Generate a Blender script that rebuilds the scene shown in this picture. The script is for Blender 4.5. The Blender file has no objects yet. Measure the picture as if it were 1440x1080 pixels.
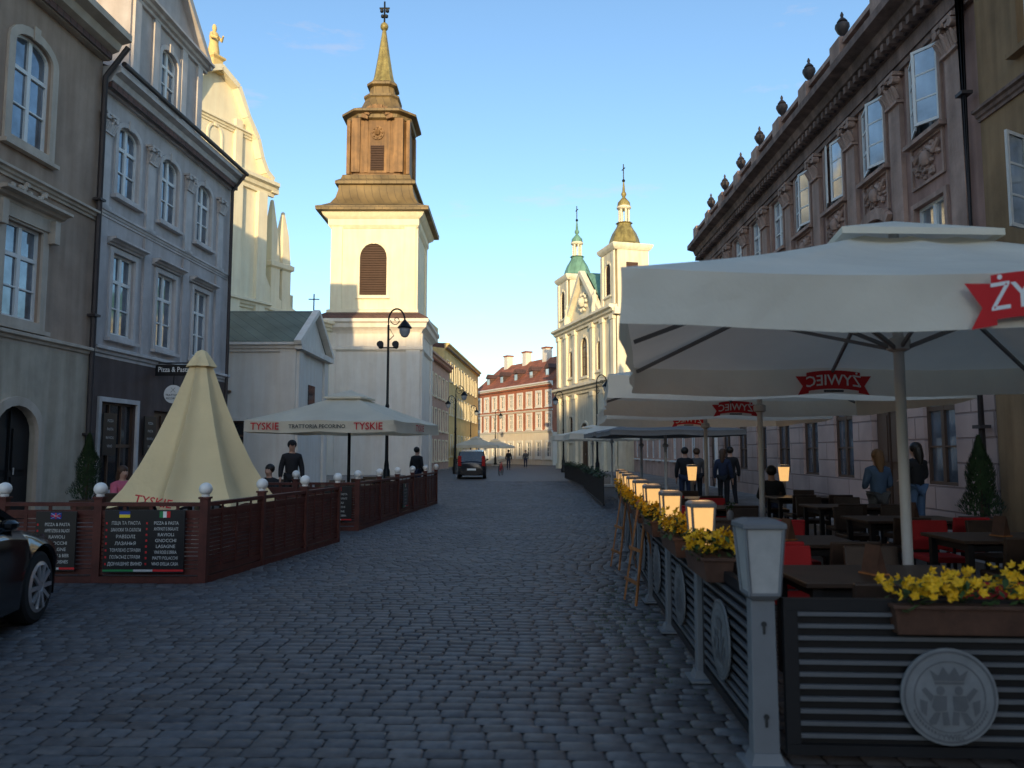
import bpy, bmesh, math, random
import numpy as np
from mathutils import Vector, Matrix
random.seed(7); R=math.radians; PI=math.pi
S=bpy.context.scene; C=S.collection
# ------------------------------------------------------------------ materials
def nt(name):
    m=bpy.data.materials.new(name); m.use_nodes=True
    n=m.node_tree.nodes; l=m.node_tree.links
    return m,n,l,n['Principled BSDF']
def mat(name,col,rough=.75,metal=0.,var=.14,scale=1.3,bump=.12,bscale=40,streak=0,spec=.4,emit=None,es=0,dist=.01):
    m,n,l,b=nt(name)
    tc=n.new('ShaderNodeTexCoord')
    ns=n.new('ShaderNodeTexNoise'); ns.inputs['Scale'].default_value=scale; ns.inputs['Detail'].default_value=6; ns.inputs['Roughness'].default_value=.65
    l.new(tc.outputs['Object'],ns.inputs['Vector'])
    cr=n.new('ShaderNodeValToRGB'); e=cr.color_ramp.elements
    e[0].position=.3; e[1].position=.72
    e[0].color=(*[max(0,c*(1-var*1.3)) for c in col],1); e[1].color=(*[min(1,c*(1+var)) for c in col],1)
    l.new(ns.outputs['Fac'],cr.inputs['Fac'])
    out=cr.outputs['Color']
    if streak:
        mp=n.new('ShaderNodeMapping'); mp.inputs['Scale'].default_value=(2.2,2.2,.22); l.new(tc.outputs['Object'],mp.inputs['Vector'])
        n2=n.new('ShaderNodeTexNoise'); n2.inputs['Scale'].default_value=1.6; n2.inputs['Detail'].default_value=7; l.new(mp.outputs['Vector'],n2.inputs['Vector'])
        r2=n.new('ShaderNodeValToRGB'); r2.color_ramp.elements[0].position=.38; r2.color_ramp.elements[1].position=.62
        k=1-streak; r2.color_ramp.elements[0].color=(k,k*.97,k*.94,1); r2.color_ramp.elements[1].color=(1,1,1,1)
        l.new(n2.outputs['Fac'],r2.inputs['Fac'])
        mx=n.new('ShaderNodeMix'); mx.data_type='RGBA'; mx.blend_type='MULTIPLY'; mx.inputs[0].default_value=1
        l.new(out,mx.inputs[6]); l.new(r2.outputs['Color'],mx.inputs[7]); out=mx.outputs[2]
    l.new(out,b.inputs['Base Color'])
    b.inputs['Roughness'].default_value=rough; b.inputs['Metallic'].default_value=metal
    b.inputs['Specular IOR Level'].default_value=spec
    if bump:
        nb=n.new('ShaderNodeTexNoise'); nb.inputs['Scale'].default_value=bscale; nb.inputs['Detail'].default_value=5
        l.new(tc.outputs['Object'],nb.inputs['Vector'])
        bp=n.new('ShaderNodeBump'); bp.inputs['Strength'].default_value=bump; bp.inputs['Distance'].default_value=dist
        l.new(nb.outputs['Fac'],bp.inputs['Height']); l.new(bp.outputs['Normal'],b.inputs['Normal'])
    if emit: b.inputs['Emission Color'].default_value=(*emit,1); b.inputs['Emission Strength'].default_value=es
    return m
def brickmat(name,c1,c2,mortar,bw,rh,ms,rough=.8,vec='xz',bump=.5,dist=.02,offset=.5,var=.2,zs=1.):
    m,n,l,b=nt(name)
    tc=n.new('ShaderNodeTexCoord'); sp=n.new('ShaderNodeSeparateXYZ'); cb=n.new('ShaderNodeCombineXYZ')
    l.new(tc.outputs['Object'],sp.inputs[0])
    if vec=='xz':
        ad=n.new('ShaderNodeMath'); ad.operation='ADD'; l.new(sp.outputs[0],ad.inputs[0]); l.new(sp.outputs[1],ad.inputs[1])
        l.new(ad.outputs[0],cb.inputs[0]); 
        mz=n.new('ShaderNodeMath'); mz.operation='MULTIPLY'; mz.inputs[1].default_value=zs; l.new(sp.outputs[2],mz.inputs[0]); l.new(mz.outputs[0],cb.inputs[1])
    else:
        l.new(sp.outputs[0],cb.inputs[0]); l.new(sp.outputs[1],cb.inputs[1])
    br=n.new('ShaderNodeTexBrick'); br.inputs['Scale'].default_value=1; br.inputs['Brick Width'].default_value=bw; br.inputs['Row Height'].default_value=rh
    br.inputs['Mortar Size'].default_value=ms; br.inputs['Mortar Smooth'].default_value=.5; br.offset=offset
    br.inputs['Color1'].default_value=(*c1,1); br.inputs['Color2'].default_value=(*c2,1); br.inputs['Mortar'].default_value=(*mortar,1)
    l.new(cb.outputs[0],br.inputs['Vector'])
    ns=n.new('ShaderNodeTexNoise'); ns.inputs['Scale'].default_value=.8; ns.inputs['Detail'].default_value=8; l.new(tc.outputs['Object'],ns.inputs['Vector'])
    cr=n.new('ShaderNodeValToRGB'); cr.color_ramp.elements[0].position=.3; cr.color_ramp.elements[1].position=.7
    cr.color_ramp.elements[0].color=(1-var,1-var,1-var,1); cr.color_ramp.elements[1].color=(1+var,1+var,1+var,1)
    l.new(ns.outputs['Fac'],cr.inputs['Fac'])
    mx=n.new('ShaderNodeMix'); mx.data_type='RGBA'; mx.blend_type='MULTIPLY'; mx.inputs[0].default_value=1
    l.new(br.outputs['Color'],mx.inputs[6]); l.new(cr.outputs['Color'],mx.inputs[7]); l.new(mx.outputs[2],b.inputs['Base Color'])
    bp=n.new('ShaderNodeBump'); bp.invert=True; bp.inputs['Strength'].default_value=bump; bp.inputs['Distance'].default_value=dist
    l.new(br.outputs['Fac'],bp.inputs['Height']); l.new(bp.outputs['Normal'],b.inputs['Normal'])
    b.inputs['Roughness'].default_value=rough
    return m
M={}
M['plaster_lilac']=mat('plaster_lilac',(.52,.47,.45),.88,streak=.12)
M['plaster_brown']=mat('plaster_brown',(.41,.295,.22),.88,streak=.18)
M['plaster_cream']=mat('plaster_cream',(.52,.44,.34),.88,streak=.2)
M['trim_cream']=mat('trim_cream',(.56,.47,.38),.85,streak=.12)
M['trim_lilac']=mat('trim_lilac',(.62,.57,.54),.85,streak=.12)
M['mauve']=mat('dark_brown_render',(.125,.088,.078),.85,streak=.2,var=.15)
M['pink']=mat('plaster_pink',(.42,.25,.20),.9,streak=.3,var=.22,scale=.9)
M['pink_trim']=mat('stone_pink_trim',(.47,.31,.245),.88,streak=.3,var=.25,bump=.4,bscale=14,dist=.03)
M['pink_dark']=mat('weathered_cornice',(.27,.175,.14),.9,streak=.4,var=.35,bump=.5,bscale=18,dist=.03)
M['pink_rust']=brickmat('rusticated_pink',(.50,.35,.30),(.46,.315,.265),(.30,.20,.17),1.35,.46,.022,bump=.8,dist=.04,var=.25)
M['ochre']=mat('plaster_ochre',(.33,.20,.10),.88,streak=.3)
M['white']=mat('plaster_white',(.82,.75,.56),.85,streak=.05,var=.05)
M['white_cool']=mat('plaster_white_cool',(.76,.70,.62),.88,streak=.06,var=.05)
M['church']=mat('plaster_church',(.80,.73,.56),.85,streak=.15,var=.08)
M['church_trim']=mat('church_trim',(.82,.76,.60),.85,streak=.12,var=.08)
M['yellow']=mat('plaster_yellow',(.74,.55,.24),.85,streak=.12)
M['rose']=mat('plaster_rose',(.55,.36,.29),.85,streak=.15)
M['orange']=brickmat('brick_orange',(.46,.16,.09),(.40,.135,.075),(.36,.18,.13),.28,.09,.012,bump=.2)
M['copper']=mat('aged_copper',(.24,.13,.05),.6,.1,var=.3,scale=1.2,streak=.4,bump=.2,bscale=9,spec=.4)
M['copper_roof']=brickmat('aged_copper_sheets',(.20,.135,.055),(.16,.11,.045),(.07,.05,.03),.55,2.2,.02,rough=.6,bump=.5,var=.35)
M['verdigris']=brickmat('verdigris_sheets',(.15,.31,.23),(.13,.27,.20),(.06,.13,.09),.6,3.,.02,rough=.6,bump=.4,var=.25)
M['green_roof']=brickmat('green_metal_roof',(.12,.15,.115),(.105,.135,.10),(.055,.07,.055),.5,4.,.02,rough=.6,bump=.5,var=.25)
M['spire']=mat('spire_gilt_copper',(.34,.28,.10),.5,.2,var=.35,scale=2,streak=.35)
M['tiles']=brickmat('clay_tiles',(.38,.12,.055),(.31,.09,.045),(.14,.06,.03),.25,.3,.02,bump=.6,dist=.04,var=.3)
M['tiles_dark']=brickmat('dark_tiles',(.14,.07,.055),(.11,.055,.045),(.04,.025,.02),.25,.3,.02,bump=.6,dist=.04,var=.3)
M['zinc']=mat('dark_zinc',(.06,.05,.05),.55,.3,var=.2)
M['louvre']=mat('brown_louvre',(.065,.032,.02),.7)
M['wframe']=mat('white_window_paint',(.80,.78,.74),.5,var=.05,bump=0)
M['wframe_brown']=mat('brown_window_paint',(.10,.055,.035),.5,var=.1,bump=0)
def glassmat(name,c,metal,rough=.06,sc=.7):
    m=mat(name,c,rough,metal,var=.45,scale=sc,bump=.05,bscale=1.2,spec=.9,dist=.05); return m
M['glass']=glassmat('window_glass',(.24,.28,.33),.55)
M['glass_dark']=glassmat('dark_window_glass',(.03,.035,.04),.1)
M['glass_light']=glassmat('curtained_glass',(.52,.56,.60),.4)
M['metal']=mat('grey_painted_metal',(.18,.185,.195),.55,.0,var=.16,bump=.05)
M['metal_light']=mat('pale_grey_metal',(.52,.51,.49),.5,.0,var=.1,bump=.05)
M['emblem_grey']=mat('crest_grey',(.20,.205,.21),.55,0,var=.12,scale=8,bump=.05)
M['emblem_dark']=mat('crest_dark_grey',(.12,.122,.128),.55,0,var=.12,scale=8,bump=.05)
M['black']=mat('black_painted_metal',(.014,.013,.014),.55,.1,var=.2,bump=.05)
M['slat']=mat('grey_slat',(.115,.115,.12),.55,.0,var=.2,bump=.05)
M['iron']=mat('dark_iron',(.015,.017,.018),.4,.6,var=.2,bump=.1)
M['redwood']=mat('dark_red_wood',(.092,.026,.019),.6,var=.3,scale=5,bump=.25,bscale=22,spec=.3)
M['oak']=mat('orange_wood',(.36,.14,.045),.6,var=.3,scale=6,bump=.2)
M['darkwood']=mat('dark_wood',(.048,.028,.019),.45,var=.3,scale=5,bump=.15)
M['planter']=mat('brown_planter_wood',(.09,.042,.026),.65,var=.3,scale=6,bump=.3)
M['red']=mat('red_fabric',(.42,.016,.02),.75,var=.15,bump=.2,bscale=120)
M['redink']=mat('red_print',(.60,.018,.022),.6,var=.06,bump=0)
M['blackink']=mat('black_print',(.03,.03,.03),.6,var=.05,bump=0)
M['blueink']=mat('blue_print',(.02,.06,.32),.6,var=.05,bump=0)
M['whiteink']=mat('white_print',(.8,.8,.78),.6,var=.03,bump=0)
M['menuink']=mat('chalk_white_print',(.5,.5,.48),.7,var=.2,scale=30,bump=0)
M['greenink']=mat('green_print',(.02,.22,.07),.6,var=.05,bump=0)
M['yellowink']=mat('yellow_print',(.8,.6,.03),.6,var=.05,bump=0)
M['globe']=mat('white_globe',(.85,.83,.78),.3,var=.03,bump=0)
M['lampglass']=mat('frosted_lamp_glass',(.40,.39,.375),.4,var=.15,scale=6,bump=.05)
M['lampglass_lit']=mat('lit_lamp_glass',(.38,.26,.12),.4,var=.25,scale=7,bump=0,emit=(1,.56,.19),es=.95)
M['board']=mat('black_menu_board',(.018,.017,.018),.35,var=.2,bump=.03)
M['leaf']=mat('leaf_green',(.045,.085,.022),.6,var=.4,scale=9,bump=0)
M['leaf_dark']=mat('conifer_green',(.035,.065,.022),.7,var=.45,scale=6,bump=0)
M['petal']=mat('yellow_petal',(.78,.43,.010),.6,var=.22,scale=20,bump=0)
M['bark']=mat('bark',(.08,.05,.03),.9)
M['skin']=mat('skin',(.48,.28,.20),.5,var=.06,bump=0)
M['denim']=mat('denim',(.08,.14,.24),.8,var=.15)
M['darkcloth']=mat('dark_cloth',(.018,.018,.02),.85,var=.2)
M['greycloth']=mat('grey_cloth',(.10,.10,.10),.85,var=.2)
M['pinkcloth']=mat('pink_cloth',(.60,.13,.2),.8,var=.15)
M['navy']=mat('navy_cloth',(.025,.035,.07),.85,var=.2)
M['hair_brown']=mat('brown_hair',(.07,.035,.018),.6)
M['hair_dark']=mat('dark_hair',(.014,.011,.009),.5)
M['hair_fair']=mat('fair_hair',(.20,.11,.05),.6)
M['carpaint']=mat('black_car_paint',(.008,.009,.011),.12,.2,var=.05,bump=0,spec=.8)
M['carpaint2']=mat('dark_blue_car_paint',(.010,.012,.018),.25,.3,var=.05,bump=0,spec=.7)
M['rubber']=mat('tyre_rubber',(.018,.018,.018),.85,var=.2)
M['alloy']=mat('alloy_rim',(.55,.55,.56),.35,.6,var=.08,bump=0)
M['headlight']=mat('headlight_glass',(.5,.52,.55),.08,.5,var=.2,scale=20,bump=0)
M['taillight']=mat('red_taillight',(.35,.01,.01),.2,var=.1,bump=0)
M['slab']=brickmat('paving_slabs',(.23,.21,.20),(.19,.175,.165),(.08,.075,.07),.5,.5,.012,vec='xy',rough=.75,bump=.3,var=.25)
M['kerb']=mat('granite_kerb',(.24,.225,.21),.8,bump=.2)
def fabric(name,col,trans=.22):
    m,n,l,b=nt(name)
    out=n['Material Output']; tc=n.new('ShaderNodeTexCoord')
    ns=n.new('ShaderNodeTexNoise'); ns.inputs['Scale'].default_value=1.1; ns.inputs['Detail'].default_value=7; l.new(tc.outputs['Object'],ns.inputs['Vector'])
    cr=n.new('ShaderNodeValToRGB'); cr.color_ramp.elements[0].position=.3; cr.color_ramp.elements[1].position=.7
    cr.color_ramp.elements[0].color=(*[c*.86 for c in col],1); cr.color_ramp.elements[1].color=(*col,1)
    l.new(ns.outputs['Fac'],cr.inputs['Fac']); l.new(cr.outputs['Color'],b.inputs['Base Color']); b.inputs['Roughness'].default_value=.85
    nb=n.new('ShaderNodeTexNoise'); nb.inputs['Scale'].default_value=3.5; nb.inputs['Detail'].default_value=5; l.new(tc.outputs['Object'],nb.inputs['Vector'])
    bp=n.new('ShaderNodeBump'); bp.inputs['Strength'].default_value=.6; bp.inputs['Distance'].default_value=.05; l.new(nb.outputs['Fac'],bp.inputs['Height']); l.new(bp.outputs['Normal'],b.inputs['Normal'])
    tr=n.new('ShaderNodeBsdfTranslucent'); l.new(cr.outputs['Color'],tr.inputs['Color'])
    mx=n.new('ShaderNodeMixShader'); mx.inputs[0].default_value=trans
    l.new(b.outputs[0],mx.inputs[1]); l.new(tr.outputs[0],mx.inputs[2]); l.new(mx.outputs[0],out.inputs['Surface'])
    return m
M['canvas']=fabric('cream_canvas',(.86,.80,.67),.24)
M['canvas_tyskie']=fabric('ivory_canvas',(.86,.77,.60))
M['canvas_yellow']=fabric('yellow_canvas',(.92,.72,.40),.1)
M['canvas_grey']=fabric('grey_canvas',(.19,.185,.18),.1)
def settmat():
    m,n,l,b=nt('granite_setts')
    at=n.new('ShaderNodeAttribute'); at.attribute_name='tone'
    tc=n.new('ShaderNodeTexCoord')
    ns=n.new('ShaderNodeTexNoise'); ns.inputs['Scale'].default_value=14; ns.inputs['Detail'].default_value=8; l.new(tc.outputs['Object'],ns.inputs['Vector'])
    cr=n.new('ShaderNodeValToRGB'); cr.color_ramp.elements[0].position=.3; cr.color_ramp.elements[1].position=.7
    cr.color_ramp.elements[0].color=(.74,.74,.74,1); cr.color_ramp.elements[1].color=(1.16,1.16,1.16,1)
    l.new(ns.outputs['Fac'],cr.inputs['Fac'])
    nl=n.new('ShaderNodeTexNoise'); nl.inputs['Scale'].default_value=.4; nl.inputs['Detail'].default_value=5; l.new(tc.outputs['Object'],nl.inputs['Vector'])
    c2=n.new('ShaderNodeValToRGB'); c2.color_ramp.elements[0].position=.35; c2.color_ramp.elements[1].position=.65
    c2.color_ramp.elements[0].color=(.86,.85,.85,1); c2.color_ramp.elements[1].color=(1.08,1.07,1.06,1); l.new(nl.outputs['Fac'],c2.inputs['Fac'])
    mx=n.new('ShaderNodeMix'); mx.data_type='RGBA'; mx.blend_type='MULTIPLY'; mx.inputs[0].default_value=1
    l.new(at.outputs['Color'],mx.inputs[6]); l.new(cr.outputs['Color'],mx.inputs[7])
    m2=n.new('ShaderNodeMix'); m2.data_type='RGBA'; m2.blend_type='MULTIPLY'; m2.inputs[0].default_value=1
    l.new(mx.outputs[2],m2.inputs[6]); l.new(c2.outputs['Color'],m2.inputs[7]); l.new(m2.outputs[2],b.inputs['Base Color'])
    b.inputs['Roughness'].default_value=.62; b.inputs['Specular IOR Level'].default_value=.38
    nb=n.new('ShaderNodeTexNoise'); nb.inputs['Scale'].default_value=38; nb.inputs['Detail'].default_value=6; l.new(tc.outputs['Object'],nb.inputs['Vector'])
    bp=n.new('ShaderNodeBump'); bp.inputs['Strength'].default_value=.6; bp.inputs['Distance'].default_value=.006; l.new(nb.outputs['Fac'],bp.inputs['Height']); l.new(bp.outputs['Normal'],b.inputs['Normal'])
    return m
M['setts']=settmat()
M['ground']=brickmat('ground_setts',(.100,.092,.090),(.082,.075,.074),(.032,.029,.027),.19,.12,.010,vec='xy',rough=.65,bump=.6,dist=.015,var=.2)
# ------------------------------------------------------------------ mesh helpers
class MB:
    def __init__(s): s.v=[]; s.f=[]
    def add(s,vs,fs):
        o=len(s.v); s.v+= [tuple(p) for p in vs]; s.f+=[tuple(i+o for i in f) for f in fs]; return s
    def box(s,x0,x1,y0,y1,z0,z1,X=None):
        vs=[(x0,y0,z0),(x1,y0,z0),(x1,y1,z0),(x0,y1,z0),(x0,y0,z1),(x1,y0,z1),(x1,y1,z1),(x0,y1,z1)]
        if X is not None: vs=[X@Vector(p) for p in vs]
        return s.add(vs,[(0,3,2,1),(4,5,6,7),(0,1,5,4),(1,2,6,5),(2,3,7,6),(3,0,4,7)])
    def frus(s,cx,cy,z0,z1,a0,b0,a1,b1):
        vs=[(cx-a0,cy-b0,z0),(cx+a0,cy-b0,z0),(cx+a0,cy+b0,z0),(cx-a0,cy+b0,z0),(cx-a1,cy-b1,z1),(cx+a1,cy-b1,z1),(cx+a1,cy+b1,z1),(cx-a1,cy+b1,z1)]
        return s.add(vs,[(0,3,2,1),(4,5,6,7),(0,1,5,4),(1,2,6,5),(2,3,7,6),(3,0,4,7)])
    def beam(s,p,q,a,b):
        p=Vector(p); q=Vector(q); d=(q-p); L=d.length; X=Matrix.Translation(p)@d.to_track_quat('Z','Y').to_matrix().to_4x4()
        return s.box(-a/2,a/2,-b/2,b/2,0,L,X)
    def path(s,pts,r,n=8,cap=True):
        pts=[Vector(p) for p in pts]; rs=r if isinstance(r,(list,tuple)) else [r]*len(pts)
        vs=[]; fs=[]
        for i,p in enumerate(pts):
            d=(pts[min(i+1,len(pts)-1)]-pts[max(i-1,0)]).normalized()
            q=d.to_track_quat('Z','Y')
            for k in range(n):
                a=2*PI*k/n; vs.append(p+q@Vector((math.cos(a)*rs[i],math.sin(a)*rs[i],0)))
        for i in range(len(pts)-1):
            for k in range(n):
                fs.append((i*n+k,i*n+(k+1)%n,(i+1)*n+(k+1)%n,(i+1)*n+k))
        if cap: fs.append(tuple(range(n))[::-1]); fs.append(tuple((len(pts)-1)*n+k for k in range(n)))
        return s.add(vs,fs)
    def lathe(s,prof,cx=0,cy=0,n=16,off=0,z=0,sq=False,sc=(1,1)):
        if sq: n=4; off=PI/4
        k0=math.sqrt(2) if sq else 1
        vs=[];fs=[]
        for r,h in prof:
            for k in range(n):
                a=2*PI*k/n+off; vs.append((cx+math.cos(a)*r*k0*sc[0],cy+math.sin(a)*r*k0*sc[1],z+h))
        for i in range(len(prof)-1):
            for k in range(n): fs.append((i*n+k,i*n+(k+1)%n,(i+1)*n+(k+1)%n,(i+1)*n+k))
        fs.append(tuple(range(n))[::-1]); fs.append(tuple((len(prof)-1)*n+k for k in range(n)))
        return s.add(vs,fs)
    def ball(s,c,r,n=10,sz=1):
        m=n//2; return s.lathe([(max(1e-3,r*math.sin(PI*i/m)),-r*sz*math.cos(PI*i/m)) for i in range(m+1)],c[0],c[1],n,z=c[2])
    def prism(s,poly,ax,a0,a1):
        n=len(poly)
        def P(p,a): return {'x':(a,p[0],p[1]),'y':(p[0],a,p[1]),'z':(p[0],p[1],a)}[ax]
        vs=[P(p,a0) for p in poly]+[P(p,a1) for p in poly]
        fs=[tuple(range(n))[::-1],tuple(range(n,2*n))]+[(i,(i+1)%n,n+(i+1)%n,n+i) for i in range(n)]
        return s.add(vs,fs)
    def mesh(s,name,m,smooth=True,ang=35):
        me=bpy.data.meshes.new(name); me.from_pydata(s.v,[],s.f)
        if smooth:
            bm=bmesh.new(); bm.from_mesh(me); bmesh.ops.recalc_face_normals(bm,faces=bm.faces); bm.to_mesh(me); bm.free()
            me.polygons.foreach_set('use_smooth',[True]*len(me.polygons)); me.set_sharp_from_angle(angle=R(ang))
        me.materials.append(M[m] if isinstance(m,str) else m); me.update(); return me
    def build(s,name,m,parent=None,smooth=True,loc=None,bevel=0,ang=35):
        o=bpy.data.objects.new(name,s.mesh(name,m,smooth,ang)); C.objects.link(o)
        if parent: o.parent=parent
        if loc: o.location=loc
        if bevel:
            b=o.modifiers.new('b','BEVEL'); b.width=bevel; b.segments=2; b.limit_method='ANGLE'
        return o
def inst(name,me,parent,loc=(0,0,0),rz=0,sx=1):
    o=bpy.data.objects.new(name,me); C.objects.link(o); o.parent=parent; o.location=loc; o.rotation_euler=(0,0,rz); o.scale=(sx,1,1); return o
def tag(o,label,cat,group=None,kind=None):
    o['label']=label; o['category']=cat
    if group: o['group']=group
    if kind: o['kind']=kind
    return o
def thing(name,label,cat,loc=(0,0,0),rz=0,group=None):
    o=bpy.data.objects.new(name,None); C.objects.link(o); o.location=loc; o.rotation_euler=(0,0,rz); o.empty_display_size=.3
    return tag(o,label,cat,group)
def struct(name,mb,m,**k):
    o=mb.build(name,m,**k); o['kind']='structure'; return o
def dup(root,loc,rz,label,group=None):
    r=root.copy(); C.objects.link(r); r.location=loc; r.rotation_euler=(0,0,rz); r['label']=label
    if group: r['group']=group
    for ch in list(root.children):
        c=ch.copy(); C.objects.link(c); c.parent=r
        for g in list(ch.children):
            d=g.copy(); C.objects.link(d); d.parent=c
    return r
TC={}
def textmesh(s,size):
    k=(s,size)
    if k not in TC:
        cu=bpy.data.curves.new('t','FONT'); cu.body=s; cu.size=size; cu.align_x='CENTER'; cu.align_y='CENTER'; cu.resolution_u=2
        cu.offset=size*.012
        ob=bpy.data.objects.new('t',cu); C.objects.link(ob); dg=bpy.context.evaluated_depsgraph_get(); dg.update()
        me=bpy.data.meshes.new_from_object(ob.evaluated_get(dg))
        TC[k]=([tuple(v.co) for v in me.vertices],[tuple(p.vertices) for p in me.polygons])
        bpy.data.objects.remove(ob); bpy.data.meshes.remove(me)
    return TC[k]
def text(mb,s,size,o,ux=(1,0,0),uz=(0,0,1),xs=1,bend=0):
    vs,fs=textmesh(s,size); o=Vector(o); ux=Vector(ux); uz=Vector(uz)
    mb.add([o+ux*(x*xs)+uz*(y-bend*x*x) for x,y,_ in vs],fs); return mb
# ------------------------------------------------------------------ windows and walls (outward is -Y)
def outline(w,h,rise=0,z=0,n=10):
    if rise<=0: return [(-w/2,z),(-w/2,z+h),(w/2,z+h),(w/2,z)]
    return [(-w/2,z)]+[(w/2*math.cos(PI-PI*i/n),z+h-rise+rise*math.sin(PI*i/n)) for i in range(n+1)]+[(w/2,z)]
def ring(mb,o1,o2,y0,y1,cx=0):
    n=len(o1)
    vs=[(cx+x,y0,z) for x,z in o1]+[(cx+x,y0,z) for x,z in o2]+[(cx+x,y1,z) for x,z in o1]+[(cx+x,y1,z) for x,z in o2]
    fs=[]
    for i in range(n):
        j=(i+1)%n
        fs+=[(i,j,n+j,n+i),(i,2*n+i,2*n+j,j),(n+i,n+j,3*n+j,3*n+i)]
    mb.add(vs,fs)
def wallfront(mb,x0,x1,z0,z1,holes,depth=.16,y=0):
    hs=[(cx-w/2,cx+w/2,z,z+h,rise) for cx,z,w,h,rise in holes]
    xs=sorted({x0,x1}|{a for h in hs for a in h[:2]}); zs=sorted({z0,z1}|{a for h in hs for a in h[2:4]})
    for i in range(len(xs)-1):
        for j in range(len(zs)-1):
            mx=(xs[i]+xs[i+1])/2; mz=(zs[j]+zs[j+1])/2
            if any(a<mx<b and c<mz<d for a,b,c,d,_ in hs): continue
            mb.add([(xs[i],y,zs[j]),(xs[i+1],y,zs[j]),(xs[i+1],y,zs[j+1]),(xs[i],y,zs[j+1])],[(0,1,2,3)])
    for cx,z,w,h,rise in holes:
        o=outline(w,h,rise,z); n=len(o)
        vs=[(cx+a,y,b) for a,b in o]+[(cx+a,y+depth,b) for a,b in o]
        mb.add(vs,[(i,(i+1)%n,n+(i+1)%n,n+i) for i in range(n)])
        if rise>0:
            for i in range(1,n-2):
                a,b=o[i],o[i+1]; mb.add([(cx+a[0],y,a[1]),(cx+b[0],y,b[1]),(cx+b[0],y,z+h),(cx+a[0],y,z+h)],[(0,1,2,3)])
WC={}
def window(parent,cx,z,w,h,rise=0,nx=2,nz=3,frame='wframe',glass='glass',sur=None,sw=.14,sill=True,y=0,name='window',lou=False):
    k=(w,h,rise,nx,nz,frame,glass,sur,sw,sill,lou)
    if k not in WC:
        f=MB(); t=.065
        ring(f,outline(w+.01,h+.01,rise),outline(w-2*t,h-2*t,max(0,rise-t) if rise else 0,t),.07,.14)
        if lou:
            zz=.1
            while zz<h-.1:
                hw=w/2-.03
                if rise and zz>h-rise: hw=max(.05,(w/2)*math.sqrt(max(0,1-((zz-h+rise)/rise)**2))-.04)
                f.box(-hw,hw,.04,.1,zz,zz+.09); zz+=.16
        else:
            for i in range(1,nx):
                x=-w/2+w*i/nx; tt=.055 if (nx%2==0 and i==nx//2) else .025
                hh=h-.02 if abs(x)<w*.2 or not rise else h-rise*.6
                f.box(x-tt,x+tt,.068,.13,.03,hh)
            for j in range(1,nz):
                zz=h*j/nz; tt=.045 if j==nz-1 else .018
                if rise and zz>h-rise*.5: continue
                f.box(-w/2+.03,w/2-.03,.072,.128,zz-tt,zz+tt)
        g=MB(); o=outline(w,h,rise); g.add([(a,.12,b) for a,b in o],[tuple(range(len(o)))])
        sm=None
        if sur:
            sm=MB(); ring(sm,outline(w+2*sw,h+2*sw,rise+sw if rise else 0,-sw),outline(w-.002,h-.002,rise,.001),-.06,.0)
            if rise: sm.box(-.1,.1,-.09,-.055,h-.05,h+sw+.08)
            sm=sm.mesh('surround',sur)
        sl=MB().box(-w/2-sw-.06,w/2+sw+.06,-.16,-.001,-sw-.06,-sw+.03).mesh('sill',sur or frame) if sill else None
        WC[k]=(f.mesh(name,frame,False),g.mesh('pane',glass,False),sm,sl)
    a,b,c,d=WC[k]
    o=inst(name,a,parent,(cx,y,z)); inst('pane',b,o)
    if c: inst('surround',c,o)
    if d: inst('sill',d,o)
    return o
def corn(z,h,p,y=0):
    return [(y+.02,z),(y-p*.25,z),(y-p*.3,z+h*.25),(y-p*.55,z+h*.35),(y-p*.65,z+h*.6),(y-p,z+h*.7),(y-p,z+h*.95),(y-p*.9,z+h),(y+.02,z+h)]
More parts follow.
